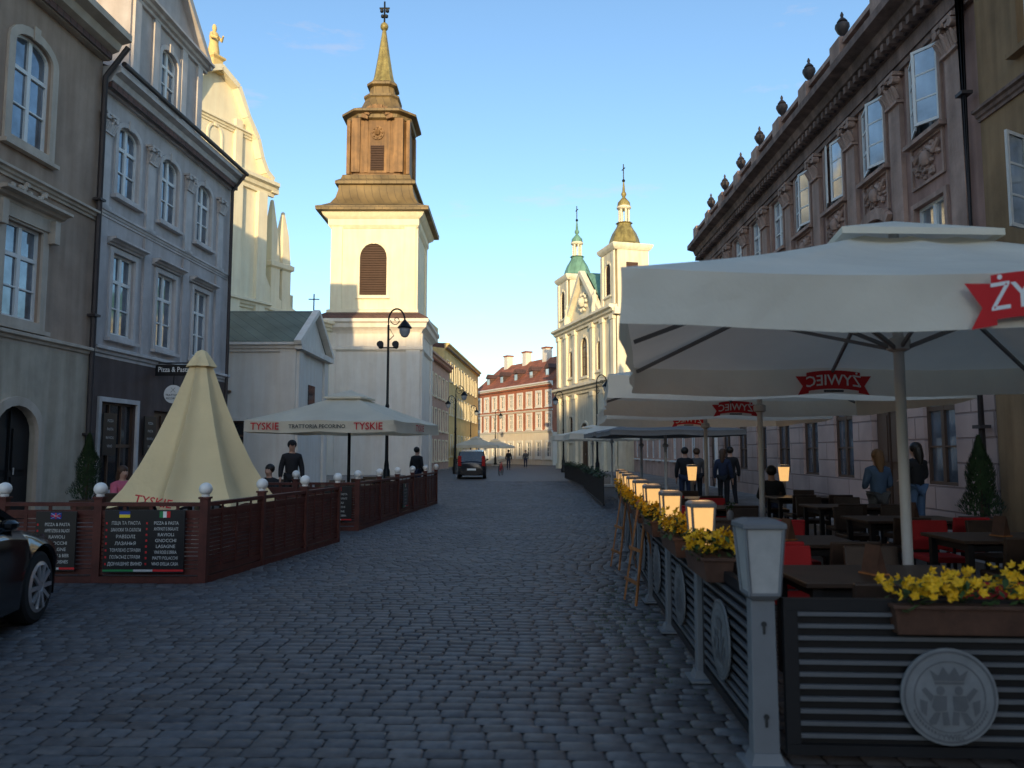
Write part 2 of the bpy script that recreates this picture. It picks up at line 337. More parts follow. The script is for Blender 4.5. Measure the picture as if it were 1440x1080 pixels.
def building(name,label,org,rot,W,D,H,wall,roof,cols,floors,rh=3.,bands=(),frame='wframe',glass='glass',sur=None,sw=.12,holes=(),corn_m=None,cp=.45,ch=.55,nx=2,nz=3,group=None,base=None,bh=0,skip=()):
    t=thing(name,label,'building',(org[0],org[1],0),R(rot),group)
    hs=[(x,z,w,h,r) for (z,w,h,r) in floors for x in cols if (x,z) not in skip]+list(holes)
    w=MB()
    hw=[q for q in hs if q[1]>=bh-.01] if base else hs
    b0=bh if base else 0
    wallfront(w,0,W,b0,H,hw)
    w.add([(0,0,b0),(0,D,b0),(0,D,H),(0,0,H)],[(0,1,2,3)]); w.add([(W,0,b0),(W,D,b0),(W,D,H),(W,0,H)],[(0,1,2,3)]); w.add([(0,D,0),(W,D,0),(W,D,H),(0,D,H)],[(0,1,2,3)])
    if rh:
        for x in (-.004,W+.004): w.add([(x,0,H),(x,D,H),(x,D/2,H+rh)],[(0,1,2)])
    w.build('wall',wall,t,False)
    if base:
        b=MB(); wallfront(b,0,W,0,bh,[q for q in hs if q[1]<bh-.01],y=-.05)
        b.add([(0,-.05,0),(0,D,0),(0,D,bh),(0,-.05,bh)],[(0,1,2,3)]); b.add([(W,-.05,0),(W,D,0),(W,D,bh),(W,-.05,bh)],[(0,1,2,3)])
        b.add([(0,-.05,bh),(W,-.05,bh),(W,.0,bh),(0,.0,bh)],[(0,1,2,3)])
        b.build('ground_floor_wall',base,t,False)
    if rh:
        r=MB(); ov=.25
        r.add([(0,-ov,H+ch*.9),(W,-ov,H+ch*.9),(W,D/2,H+rh),(0,D/2,H+rh),(0,D+ov,H),(W,D+ov,H),(0,-ov,H+.0),(W,-ov,H+.0)],[(0,1,2,3),(3,2,5,4),(6,7,1,0),(0,3,4,6),(1,7,5,2)])
        r.build('roof',roof,t,False)
    MB().prism(corn(H-.02,ch,cp),'x',-.02,W+.02).build('cornice',corn_m or wall,t)
    for (z,h,p) in bands: MB().prism(corn(z,h,p,-.0),'x',-.01,W+.01).build('string_course',corn_m or wall,t)
    for (z,ww,h,ri) in floors:
        for x in cols:
            if (x,z) in skip: continue
            window(t,x,z,ww,h,ri,nx,nz,frame,glass,sur,sw,y=-.05 if (base and z<bh) else 0)
    return t
def door(t,cx,z,w,h,rise=0,y=0,m='wframe_brown',sur=None):
    d=MB(); o=outline(w,h,rise); d.add([(cx+a,y+.13,z+b) for a,b in o],[tuple(range(len(o)))])
    for sx in (-1,1):
        for (q0,q1) in ((.08,.38),(.44,.8)):
            d.box(cx+sx*w*.25-w*.17,cx+sx*w*.25+w*.17,y+.09,y+.128,z+h*q0,z+h*q1)
    d.box(cx-.015,cx+.015,y+.08,y+.128,z,z+h*.95)
    o=d.build('door',m,t,False)
    MB().path([(cx+.07,y+.02,z+1.0),(cx+.07,y+.02,z+1.15)],.015).build('handle','alloy',o)
    if sur:
        s=MB(); ring(s,outline(w+.4,h+.2,rise+.2 if rise else 0,z),outline(w-.002,h,rise,z+.001),y-.09,y+.0,cx); s.build('surround',sur,o)
    return o
# ------------------------------------------------------------------ GROUND
struct('ground',MB().add([(-400,-300,-.014),(400,-300,-.014),(400,500,-.014),(-400,500,-.014)],[(0,1,2,3)]),'ground',smooth=False)
def setts(x0,x1,y0,y1):
    rng=np.random.default_rng(3); V=[];T=[]; y=y0; g=.009
    uu=np.array([0,.08,.92,1.]); vv=np.array([0,.13,.87,1.]); row=0
    while y<y1:
        rh=rng.uniform(.118,.130); x=x0+(.095 if row%2 else 0)+rng.uniform(0,.05); row+=1
        while x<x1:
            w=rng.uniform(.165,.215)
            top=.003+rng.normal(0,.0018); tx,ty=rng.normal(0,.0015,2)
            ang=rng.normal(0,.010); tone=np.clip(rng.normal(.092,.013),.06,.13); hue=rng.uniform(-.005,.005)
            xx=x+g/2+uu*(w-g); yy=y+g/2+vv*(rh-g); cx=x+w/2; cy=y+rh/2
            for j in range(4):
                for i in range(4):
                    inn=(i in(1,2)) and (j in(1,2)); cor=(i in(0,3)) and (j in(0,3))
                    z=top+(tx*(i-1.5)+ty*(j-1.5)) if inn else -.013
                    px=xx[i]; py=yy[j]
                    if cor: px+=(.008 if i==0 else -.008); py+=(.008 if j==0 else -.008)
                    if not inn and not cor: z=-.006
                    dx=px-cx; dy=py-cy
                    V.append((cx+dx-ang*dy,cy+dy+ang*dx,z))
            T.append((tone+.006+hue,tone,tone+.001-hue))
            x+=w
        y+=rh
    V=np.array(V); ns=len(T)
    V[:,1]+=.018*np.sin(V[:,0]*.6+V[:,1]*.15)+.006*np.sin(V[:,0]*1.9+V[:,1]*.6)-.045*V[:,0]
    V[:,2]+=.008*np.sin(V[:,0]*1.1+.5)*np.sin(V[:,1]*.6)+.002
    q=[(j*4+i,j*4+i+1,(j+1)*4+i+1,(j+1)*4+i) for j in range(3) for i in range(3)]
    F=(np.array(q)[None,:,:]+(np.arange(ns)*16)[:,None,None]).reshape(-1)
    me=bpy.data.meshes.new('road'); me.vertices.add(len(V)); me.vertices.foreach_set('co',V.ravel().astype('f'))
    nf=len(F)//4; me.loops.add(nf*4); me.loops.foreach_set('vertex_index',F.astype('i')); me.polygons.add(nf)
    me.polygons.foreach_set('loop_start',np.arange(nf,dtype='i')*4); me.polygons.foreach_set('use_smooth',np.ones(nf,dtype=bool))
    me.update(calc_edges=True); me.validate()
    a=me.color_attributes.new('tone','FLOAT_COLOR','POINT'); col=np.ones((len(V),4),'f'); col[:,:3]=np.repeat(np.array(T),16,axis=0); a.data.foreach_set('color',col.ravel())
    me.materials.append(M['setts']); o=bpy.data.objects.new('road',me); C.objects.link(o); o['kind']='structure'
setts(-8.4,3.4,2.2,42)
def slab(name,poly,z,m): 
    struct(name,MB().prism(poly,'z',-.02,z),m,smooth=False)
slab('pavement',[(-30,-22),(-8.6,-22),(-8.2,32),(-6.0,60),(-5.5,110),(-30,110)],.10,'slab')
slab('pavement',[(6.9,-22),(30,-22),(30,58),(6.6,58),(6.2,20)],.10,'slab')
struct('kerb',MB().prism([(-8.6,-22),(-8.42,-22),(-8.02,32),(-8.2,32)],'z',-.02,.115),'kerb',smooth=False)
rg=random.Random(12); gm=MB()
for i in range(900):
    y=rg.uniform(3.4,9.5); x=rg.gauss(.95+.03*y,.28); 
    if x>1.25+.03*y: continue
    for k in range(3):
        a=rg.uniform(0,6.3); h=rg.uniform(.008,.022); w_=.003; bx=x+rg.gauss(0,.012); by=y+rg.gauss(0,.012)
        gm.add([(bx-w_*math.cos(a),by-w_*math.sin(a),-.008),(bx+w_*math.cos(a),by+w_*math.sin(a),-.008),(bx+.01*math.sin(a),by,h)],[(0,1,2)])
tag(gm.build('grass_tufts','leaf',None,False),'tiny grass tufts growing in the joints of the setts by the fence','grass',kind='stuff')
# ------------------------------------------------------------------ RIGHT PINK PALACE
SL=.017; RY=-90.97
def ronF(Y,off=0): return (8.13+SL*Y+off,Y)
org=ronF(34.2)
wc=[19.2-2.27*k for k in range(9)]; pc=[20.34-2.27*k for k in range(10)]
gh=[(x,.95,1.15,2.25,0) for i,x in enumerate(wc) if i not in(1,8)]
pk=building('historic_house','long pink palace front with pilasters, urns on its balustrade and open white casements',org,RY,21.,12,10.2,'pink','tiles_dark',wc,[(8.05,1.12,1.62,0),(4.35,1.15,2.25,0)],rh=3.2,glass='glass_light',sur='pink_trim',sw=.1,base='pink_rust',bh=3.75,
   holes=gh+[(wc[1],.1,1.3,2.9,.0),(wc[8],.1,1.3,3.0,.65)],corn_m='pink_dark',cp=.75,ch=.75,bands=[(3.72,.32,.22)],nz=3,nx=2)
for i,x in enumerate(wc):
    if i not in(1,8): window(pk,x,.95,1.15,2.25,0,2,3,'wframe_brown','glass',None,y=-.05,sill=False)
door(pk,wc[1],.1,1.3,2.9,0,-.05); door(pk,wc[8],.1,1.3,3.0,.65,-.05,sur='wframe')
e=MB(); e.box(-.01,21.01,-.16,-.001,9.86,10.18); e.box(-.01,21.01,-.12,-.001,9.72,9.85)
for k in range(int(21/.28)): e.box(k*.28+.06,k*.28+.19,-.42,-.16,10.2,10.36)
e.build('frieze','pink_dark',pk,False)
def capital():
    m=MB(); m.box(-.34,.34,-.26,-.001,.52,.6)
    for sx in(-1,1):
        m.path([(sx*.26,-.26,.44),(sx*.26,-.1,.44)],.085,10); m.path([(sx*.12,-.25,.44),(sx*.12,-.1,.44)],.05,8)
        for j in range(3):
            m.path([(sx*(.08+.09*j),-.13,.02),(sx*(.1+.09*j),-.2,.2),(sx*(.12+.09*j),-.27,.28)],[.05,.05,.02],6)
    m.path([(0,-.13,0),(0,-.22,.25),(0,-.3,.33)],[.06,.06,.02],6); m.box(-.24,.24,-.12,-.001,0,.5); m.ball((0,-.24,.5),.06,8)
    m.box(-.28,.28,-.17,-.001,-.06,0)
    return m.mesh('capital','pink_trim')
cm=capital()
pm=MB(); pm.box(-.24,.24,-.10,-.001,4.35,9.06); pm.box(-.32,.32,-.16,-.001,4.05,4.2); pm.box(-.29,.29,-.13,-.001,4.2,4.35); pm=pm.mesh('pilaster','pink_trim',False)
for x in pc:
    p=inst('pilaster',pm,pk,(x,0,0)); inst('capital',cm,p,(0,0,9.12))
def relief(kind):
    m=MB(); rnd=random.Random(kind)
    m.box(-.62,.62,-.05,-.001,.0,.06); m.box(-.62,.62,-.05,-.001,.86,.92); m.box(-.62,-.56,-.05,-.001,.06,.86); m.box(.56,.62,-.05,-.001,.06,.86)
    m.ball((0,-.04,.5),.15,10,1.2)
    for i in range(46):
        a=rnd.uniform(0,2*PI); rr=rnd.uniform(.15,.45); x=math.cos(a)*rr*1.1; z=.45+math.sin(a)*rr*.75
        m.ball((x,-.02,z),rnd.uniform(.035,.075),6)
    for sx in(-1,1): m.path([(sx*.1,-.06,.7),(sx*.35,-.08,.55),(sx*.5,-.06,.72)],[.05,.07,.04],6)
    return m.mesh('relief_panel','pink_trim')
rm=[relief(1),relief(2)]
for i,x in enumerate(wc): inst('relief_panel',rm[i%2],pk,(x,0,6.98))
hm=MB(); n=10
for i in range(n):
    a0=PI*.15+PI*.7*i/n; a1=PI*.15+PI*.7*(i+1)/n
    hm.beam((.85*math.cos(a0),-.12,-.3+.55*math.sin(a0)),(.85*math.cos(a1),-.12,-.3+.55*math.sin(a1)),.12,.24)
hm=hm.mesh('window_hood','pink_trim')
for i,x in enumerate(wc):
    if i%2==1: inst('window_hood',hm,pk,(x,0,6.75))
b=MB(); b.box(0,21,-.3,.0,10.99,11.12); b.box(0,21,-.3,0,11.62,11.74)
for x in pc: b.box(x-.3,x+.3,-.38,.06,10.96,11.8)
for i in range(len(pc)-1):
    for j in range(6):
        x=pc[i]-.45-j*.275; b.lathe([(.05,0),(.085,.12),(.04,.3),(.06,.42),(.04,.5)],x,-.15,6,z=11.12)
b.build('balustrade','pink_trim',pk)
um=MB(); um.lathe([(.15,0),(.15,.05),(.05,.1),(.045,.17),(.12,.26),(.18,.40),(.17,.47),(.10,.51),(.13,.54),(.08,.61),(.03,.66),(.045,.72),(.015,.8)],n=14); um=um.mesh('urn','zinc')
for x in pc[:9]: inst('urn',um,pk,(x,-.16,11.8))
cl=MB(); w2=.53; hh=1.55
ring(cl,[(0,0),(0,hh),(w2,hh),(w2,0)],[(.06,.06),(.06,hh-.06),(w2-.06,hh-.06),(w2-.06,.06)],-.02,.02); ring(cl,[(0,0),(0,hh),(w2,hh),(w2,0)],[(.06,.06),(.06,hh-.06),(w2-.06,hh-.06),(w2-.06,.06)],.02,-.02)
for z in (.52,1.03): cl.box(.05,w2-.05,-.012,.012,z-.018,z+.018)
cl=cl.mesh('open_casement','wframe',False); cg=MB().add([(.05,0,.05),(w2-.05,0,.05),(w2-.05,0,hh-.05),(.05,0,hh-.05)],[(0,1,2,3)]).mesh('pane','glass_light',False)
for i,(a,bb) in enumerate([(20,34),(14,22),(20,12),(10,16)]):
    x=wc[i]
    o=inst('open_casement',cl,pk,(x-.56,-.02,8.08),-R(a)); inst('pane',cg,o)
    o=inst('open_casement',cl,pk,(x+.56,-.02,8.08),R(180+bb)); inst('pane',cg,o)
dp=MB().path([(20.85,-.2,0),(20.85,-.2,10.0),(20.85,-.5,10.5)],.075,8)
for z in(2,5,8): dp.box(20.74,20.96,-.3,-.1,z,z+.06)
dp.build('downpipe','zinc',pk)
o2=ronF(13.14,-.06)
oc=building('historic_house','brown ochre rendered house at right edge beside the pink palace',o2,RY,12.,12,12.0,'ochre','tiles_dark',[1.75,4.2,6.7,9.2],[(8.2,1.1,1.8,0),(4.6,1.1,2.1,0),(1.1,1.1,2.1,0)],rh=2,sur='ochre',glass='glass',corn_m='pink_dark',cp=.6,bands=[(3.7,.3,.2),(7.4,.22,.15)])
o=inst('open_casement',cl,oc,(1.2,-.05,5.1),-R(60)); inst('pane',cg,o)
b3=building('unseen_building','low plain tenement further down the right side behind the viewpoint',(8.1,1.1),-90,20,12,7.6,'plaster_cream','tiles_dark',[2+2.6*i for i in range(7)],[(5.0,1.1,1.7,0),(1.6,1.1,1.9,0)],rh=2)
shade_block=building('unseen_building','long tall block added out of sight far behind the viewpoint to shade the street',(90,-120),180,180,14,29.5,'plaster_brown','tiles',[3+4*i for i in range(44)],[(22,1.6,2.4,0),(12,1.6,2.4,0)],rh=4.6,nz=1,nx=1)  # invented sun blocker, out of view; sets the shadow line along the street
b4=building('historic_house','low rendered house beyond the pink palace with tiled roof',ronF(59.0,.2),RY,24.5,10,6.6,'rose','tiles_dark',[1.5+2.4*i for i in range(10)],[(4.1,1,1.6,0),(1.2,1,1.9,0)],rh=2.0)
# ------------------------------------------------------------------ LEFT BUILDINGS
LR=86.8
def lonF(Y,off=0): return (-11.8+.056*Y+off,Y)
lw=[1.3,3.6,5.9]
B=building('historic_house','lilac grey three storey house with dark ground floor and gabled attic',lonF(19.35),LR,8.0,11,11.1,'plaster_lilac','tiles_dark',lw,[(8.55,1.08,1.95,.3),(4.7,1.08,2.2,0)],rh=2.9,glass='glass',sur='trim_lilac',sw=.13,base='mauve',bh=4.1,
  holes=[(1.3,.6,1.7,2.3,0),(3.75,.1,1.2,2.7,0),(6.2,.6,2.0,2.3,0)],corn_m='trim_lilac',cp=.5,ch=.6,bands=[(4.05,.28,.2),(7.75,.2,.12)],nz=3)
window(B,1.3,.6,1.7,2.3,0,3,2,'wframe_brown','glass_dark','trim_lilac',.12,y=-.05); window(B,6.2,.6,2.0,2.3,0,3,2,'wframe_brown','glass_dark','trim_lilac',.12,y=-.05); door(B,3.75,.1,1.2,2.7,0,-.05)
lc=capital(); lc.materials.clear(); lc.materials.append(M['trim_lilac'])
lp=MB(); lp.box(-.2,.2,-.08,-.001,7.98,9.95); lp.box(-.26,.26,-.12,-.001,7.9,8.02); lp=lp.mesh('pilaster','trim_lilac',False)
lp2=MB(); lp2.box(-.2,.2,-.07,-.001,4.35,7.7); lp2=lp2.mesh('pilaster','plaster_lilac',False)
for x in(.2,2.45,4.75,7.1):
    p=inst('pilaster',lp,B,(x,0,0)); c=inst('capital',lc,p,(0,0,9.98)); c.scale=(.8,.8,.8); inst('pilaster',lp2,B,(x,0,0))
hd=MB().prism(corn(0,.18,.3),'x',-.85,.85).mesh('window_hood','trim_lilac')
for x in lw: inst('window_hood',hd,B,(x,0,7.08))
g=MB(); wallfront(g,1.1,5.4,11.6,14.5,[(3.25,12.2,1.0,1.6,.3)],y=-.02); g.add([(1.1,-.02,14.5),(5.4,-.02,14.5),(3.25,-.02,16.4)],[(0,1,2)])
g.add([(1.1,-.02,11.6),(1.1,4,11.6),(1.1,4,14.5),(1.1,-.02,14.5)],[(0,1,2,3)]); g.add([(5.4,-.02,11.6),(5.4,4,11.6),(5.4,4,14.5),(5.4,-.02,14.5)],[(0,1,2,3)])
g.build('attic_gable','plaster_lilac',B,False)
window(B,3.25,12.2,1.0,1.6,.3,2,3,sur='trim_lilac',y=-.02)
g=MB(); g.beam((.9,-.15,14.45),(3.25,-.15,16.5),.3,.22); g.beam((5.6,-.15,14.45),(3.25,-.15,16.5),.3,.22); g.prism(corn(14.3,.3,.35,-.02),'x',.9,5.6)
for x in(1.35,5.15,2.4,4.1): g.box(x-.16,x+.16,-.1,-.021,11.75,14.3)
g.build('pediment','trim_lilac',B)
g=MB(); g.add([(.95,-.2,14.45),(3.25,-.2,16.6),(3.25,6,16.6),(.95,6,14.45)],[(0,1,2,3)]); g.add([(5.55,-.2,14.45),(3.25,-.2,16.6),(3.25,6,16.6),(5.55,6,14.45)],[(0,1,2,3)]); g.build('attic_roof','tiles_dark',B,False)
MB().path([(0,-.55,11.72),(8.1,-.55,11.72)],.07,8).build('gutter','zinc',B)
MB().path([(7.8,-.6,11.6),(7.8,-.15,11.0),(7.8,-.15,.1)],.06,8).build('downpipe','zinc',B)
A=building('historic_house','brown house with cream ground floor and arched door at left edge',lonF(5.3,0.02),LR,14.0,11,11.8,'plaster_brown','tiles_dark',[1.8,5.0,8.2,11.4],[(8.45,1.25,2.45,.32),(4.5,1.2,2.1,0)],rh=2.2,glass='glass',sur='trim_cream',sw=.2,base='plaster_cream',bh=4.0,
  holes=[(11.4,.1,1.35,2.5,.6),(8.2,.9,1.2,1.9,0),(5,.9,1.2,1.9,0)],corn_m='trim_cream',cp=.75,ch=.7,bands=[(3.95,.25,.2),(7.5,.22,.2)])
door(A,11.4,.1,1.35,2.5,.6,-.05,m='black',sur='trim_cream')
for x in(8.2,5): window(A,x,.9,1.2,1.9,sur='trim_cream',sw=.14,y=-.05)
hd2=MB(); hd2.prism(corn(.0,.24,.42),'x',-1.1,1.1); hd2.box(-.95,.95,-.1,-.001,-.3,-.001)
rr=random.Random(4)
for i in range(30): hd2.ball((rr.uniform(-.6,.6),-.1,rr.uniform(.26,.6)*(1-.4*abs(rr.uniform(-1,1)))),rr.uniform(.05,.09),6)
for sx in(-1,1): hd2.box(sx*.85-.09,sx*.85+.09,-.22,-.001,-.55,-.02)
hd2=hd2.mesh('window_hood','trim_cream')
for x in(1.8,5,8.2,11.4): inst('window_hood',hd2,A,(x,0,6.95))
dp=MB().path([(13.95,-.7,12.1),(13.92,-.14,11.3),(13.92,-.14,.1)],.07,8)
for z in(2,5,8): dp.box(13.8,14.04,-.24,-.03,z,z+.06)
dp.build('downpipe','zinc',A)
# ------------------------------------------------------------------ LEFT CHURCH
d=Vector((.45,.893)); n0=Vector((-16,40))-d*6.2*.85
ch=thing('church','sunlit white church with tall curved gable, statue and pinnacles behind the lilac house','church',(n0.x,n0.y,0),math.atan2(d.y,d.x)); ch.scale=(.85,1,1)
w=MB()
pl_=[(1.5,0),(1.5,17.2),(2.1,17.5),(2.6,18.2),(3.0,19.2),(3.9,20.2),(4.8,21.6),(6.2,22.2)]
pr=pl_+[(12.4-a,b) for a,b in pl_[-2::-1]]
w.prism(pr,'y',0,.9); w.box(1.9,10.5,.9,22,0,17.0)
w.build('wall','white',ch,False)
g=MB()
for i in range(1,len(pr)-2): g.beam((pr[i][0],-.12,pr[i][1]+.1),(pr[i+1][0],-.12,pr[i+1][1]+.1),.7,.32)
g.prism(corn(16.4,.8,.6,-.0),'x',1.1,11.3)
g.box(10.9,11.5,-.35,1.3,16.6,17.2)
for x in(2.2,4.4,8.0,10.2): g.box(x-.4,x+.4,-.25,-.002,0,16.4)
for x in(4.4,8.0): g.box(x-.28,x+.28,-.2,-.002,17.2,20)
g.prism(corn(19.2,.35,.3),'x',3.2,9.2); g.prism(corn(9.6,.5,.4),'x',1.3,11.1)
g.build('moulding','white',ch)
MB().add([(1.7,.9,17.0),(6.2,.9,21.2),(6.2,22.3,21.2),(1.7,22.3,17.0),(10.7,.9,17.0),(10.7,22.3,17.0)],[(0,1,2,3),(1,4,5,2),(3,2,5)]).build('roof','tiles',ch,False)
window(ch,6.2,11.2,1.5,3.2,.75,3,4,sur='white',sw=.25,glass='glass_dark'); window(ch,6.2,17.6,1.0,1.5,.5,2,3,sur='white',glass='glass_dark')
MB().lathe([(.6,22.0),(.6,22.3),(.4,22.4),(.38,22.8),(.5,22.9),(.5,23.0)],6.2,.3,sq=True).build('pedestal','yellow',ch)
st=MB(); st.lathe([(.32,23.0),(.35,23.35),(.26,23.85),(.30,24.15),(.25,24.35),(.10,24.48),(.14,24.6),(.14,24.72),(.09,24.85),(.02,24.9)],6.2,.3,12,sc=(1.1,.8))
st.path([(6.42,.3,24.3),(6.62,.1,24.05),(6.45,-.15,24.2)],[.1,.09,.05]); st.path([(5.98,.3,24.3),(5.78,.1,24.0),(5.95,-.2,23.9)],[.1,.09,.05]); st.build('statue','yellow',ch)
a=MB(); a.box(10.92,19.5,.6,14,0,9.7); a.prism([(10.92,9.7),(10.92,14.2),(11.3,12.4),(12.1,11.2),(13.2,10.6),(14.8,10.2),(14.8,9.7)],'y',.6,1.3); a.build('aisle_wall','white',ch,False)
MB().prism(corn(9.4,.6,.5,.6),'x',10.9,19.7).build('aisle_cornice','white',ch)
for (x,h) in((12.5,6.6),(13.6,6.1)):
    MB().lathe([(.42,0),(.42,2.4),(.58,2.5),(.58,2.75),(.4,2.85),(.3,4.6),(.08,h),(.02,h+.05)],x,1.0,sq=True,z=10.1).build('pinnacle','white',ch)
MB().box(16.2,19.9,5,12,9.6,12.4).build('side_chapel','white',ch)
an=thing('chapel','low white annex with green metal roof and small pediment left of the tower','building',(-16.5,32.6,0))
w=MB(); wallfront(w,0,7.3,0,6.2,[(3.9,4.3,.9,.9,0),(4.6,1.0,1.1,1.9,0)]); w.add([(7.3,0,0),(7.3,5.2,0),(7.3,5.2,6.2),(7.3,2.6,7.95),(7.3,0,6.2)],[(0,1,2,3,4)]); w.add([(0,0,0),(0,5.2,0),(0,5.2,6.2),(0,0,6.2)],[(0,1,2,3)]); w.add([(0,5.2,0),(7.3,5.2,0),(7.3,5.2,6.2),(0,5.2,6.2)],[(0,1,2,3)])
w.build('wall','white_cool',an,False)
MB().add([(-.2,-.35,6.25),(7.3,-.35,6.25),(7.3,2.6,8.1),(-.2,2.6,8.1),(7.3,5.5,6.25),(-.2,5.5,6.25)],[(0,1,2,3),(3,2,4,5)]).build('roof','green_roof',an,False)
g=MB(); g.prism(corn(5.85,.4,.35),'x',-.1,7.31)
g.beam((7.45,-.45,6.2),(7.45,2.6,8.05),.3,.2); g.beam((7.45,5.6,6.2),(7.45,2.6,8.05),.3,.2); g.box(7.302,7.6,-.3,5.5,5.95,6.2)
for y in(.35,4.85): g.box(7.302,7.42,y-.35,y+.35,0,5.95)
for x in(.4,6.95): g.box(x-.34,x+.34,-.12,-.002,0,5.86)
g.build('moulding','white_cool',an)
window(an,3.9,4.3,.9,.9,0,2,2,'wframe_brown','glass_dark'); window(an,4.6,1.0,1.1,1.9,0,2,3,'wframe_brown','glass_dark','white_cool')
MB().box(7.305,7.34,1.9,3.0,3.0,4.6).build('side_window','glass_dark',an)
cr=MB(); cr.path([(7.3,2.6,8.0),(7.3,2.6,8.9)],.03); cr.path([(7.05,2.6,8.65),(7.55,2.6,8.65)],.025); cr.build('cross','iron',an)
# ------------------------------------------------------------------ BELL TOWER
tw=thing('bell_tower','tall white bell tower with brown copper belfry, spire and louvred arched window','tower',(-9.2,52.9,0))
tw.scale=(.915,.915,1)
hb=3.55
w=MB(); wallfront(w,-hb,hb,0,9.5,[(.3,2.9,1.0,1.4,0)],y=-hb); w.box(-hb,hb,-hb+.2,hb,0,9.5); w.build('base_wall','white_cool',tw,False)
window(tw,.3,2.9,1.0,1.4,0,2,2,'wframe_brown','glass_dark','white_cool',y=-hb); 
g=MB()
for sx in(-1,1):
    g.box(sx*3.0-.5,sx*3.0+.5,-hb-.12,-hb-.002,0,9.3); g.box(hb+.002,hb+.12,sx*3.0-.5,sx*3.0+.5,0,9.3)
g.lathe([(3.57,0),(3.72,.12),(3.72,.3),(3.57,.36)],sq=True,z=8.1)
g.lathe([(3.6,0),(3.7,.2),(3.95,.35),(4.0,.6),(4.15,.7),(4.15,.9)],sq=True,z=9.3); g.build('base_cornice','white_cool',tw)
MB().lathe([(4.16,0),(4.1,.08),(3.25,.55)],sq=True,z=10.2).build('weathering_roof','tiles_dark',tw)
hb2=3.1
w=MB(); wallfront(w,-hb2,hb2,10.4,17.0,[(0,11.9,1.95,3.5,.97)],y=-hb2,depth=.3); w.box(-hb2+.001,hb2,-hb2+.35,hb2,10.4,17.0); w.build('shaft_wall','white',tw,False)
window(tw,0,11.9,1.95,3.5,.97,2,3,'louvre','louvre','white',.18,y=-hb2,lou=True,name='louvred_opening')
g=MB()
for sx in(-1,1):
    g.box(sx*2.65-.4,sx*2.65+.4,-hb2-.12,-hb2-.002,10.7,16.7); g.box(hb2+.002,hb2+.12,sx*2.65-.4,sx*2.65+.4,10.7,16.7)
g.lathe([(3.15,0),(3.3,.15),(3.3,.4),(3.15,.45)],sq=True,z=10.5)
g.lathe([(3.14,0),(3.3,.2),(3.3,.6),(3.6,.8),(3.75,1.1)],sq=True,z=16.4); g.build('shaft_cornice','white',tw)
DZ=-.65
MB().lathe([(3.75,0),(4.05,.05),(4.08,.3),(3.7,.45),(3.2,.75),(2.9,1.2),(2.75,1.75),(2.72,2.1),(2.95,2.15),(2.95,2.35),(2.6,2.6),(2.5,2.9)],sq=True,z=18.05+DZ).build('skirt_roof','copper_roof',tw)
def octo(prof,z,c=.72):
    mb=MB(); vs=[];fs=[]
    pts=[(-c,-1),(c,-1),(1,-c),(1,c),(c,1),(-c,1),(-1,c),(-1,-c)]
    for r,h in prof:
        for x,y in pts: vs.append((x*r,y*r,z+h))
    for i in range(len(prof)-1):
        for k in range(8): fs.append((i*8+k,i*8+(k+1)%8,(i+1)*8+(k+1)%8,(i+1)*8+k))
    fs.append(tuple((len(prof)-1)*8+k for k in range(8))); mb.add(vs,fs); return mb
octo([(2.4,0),(2.4,.2),(2.2,.35),(2.15,4.3)],20.85+DZ).build('belfry','copper',tw)
for sx in(-1,1):
    MB().box(sx*1.6-.32,sx*1.6+.32,-2.36,-2.1,21.2+DZ,25.0+DZ).build('belfry_pilaster','copper',tw,False); MB().box(sx*.82-.12,sx*.82+.12,-2.27,-2.13,21.2+DZ,25.0+DZ).build('belfry_pilaster','copper',tw,False)
    for sy in(-1,1): MB().box(sx*2.24-.13,sx*2.24+.13,sy*1.6-.32,sy*1.6+.32,21.2+DZ,25.0+DZ).build('belfry_pilaster','copper',tw,False)
lv=MB(); lv.box(-.5,.5,-2.25,-2.17,21.35+DZ,23.1+DZ)
for i in range(14): lv.box(-.48,.48,-2.33,-2.25,21.42+i*.12+DZ,21.48+i*.12+DZ)
lv.build('belfry_louvre','louvre',tw)
cf=MB(); cf.path([(0,-2.27,24.0+DZ),(0,-2.1,24.0+DZ)],.5,20); cf.ball((0,-2.25,24.0+DZ),.25,8)
for k in range(8): cf.ball((.36*math.cos(k*PI/4),-2.27,24.0+DZ+.36*math.sin(k*PI/4)),.09,6)
cf.build('roundel','copper',tw)
octo([(2.15,0),(2.4,.12),(2.45,.35),(2.8,.45),(2.8,.6),(2.5,.75),(1.9,1.05),(1.5,1.45),(1.3,1.9),(1.25,2.05),(1.35,2.15),(1.35,2.3),(1.0,2.4),(.9,3.0),(1.15,3.1),(1.15,3.25),(1.0,3.4)],24.9+DZ,.6).build('belfry_dome','copper_roof',tw)
ar=MB()
for i in range(8):
    a0=PI*i/8; a1=PI*(i+1)/8; ar.beam((.95*math.cos(a0),-2.5,24.9+DZ+.75*math.sin(a0)),(.95*math.cos(a1),-2.5,24.9+DZ+.75*math.sin(a1)),.2,.5)
ar.build('arched_hood','copper',tw)
MB().lathe([(1.1,0),(1.02,.15),(.82,.45),(.70,1.0),(.57,1.7),(.43,2.5),(.3,3.3),(.17,4.1),(.12,4.35)],z=27.6,n=8).build('spire','spire',tw)
MB().ball((0,0,32.1),.32,12).build('ball','spire',tw)
x=MB(); x.path([(0,0,32.3),(0,0,34.0)],.07); x.path([(-.4,0,33.5),(.4,0,33.5)],.07)
for i in range(4): x.ball(((-.22,.22,-.15,.15)[i],0,(33.3,33.3,32.9,32.9)[i]),.16,6)
x.build('cross','iron',tw)
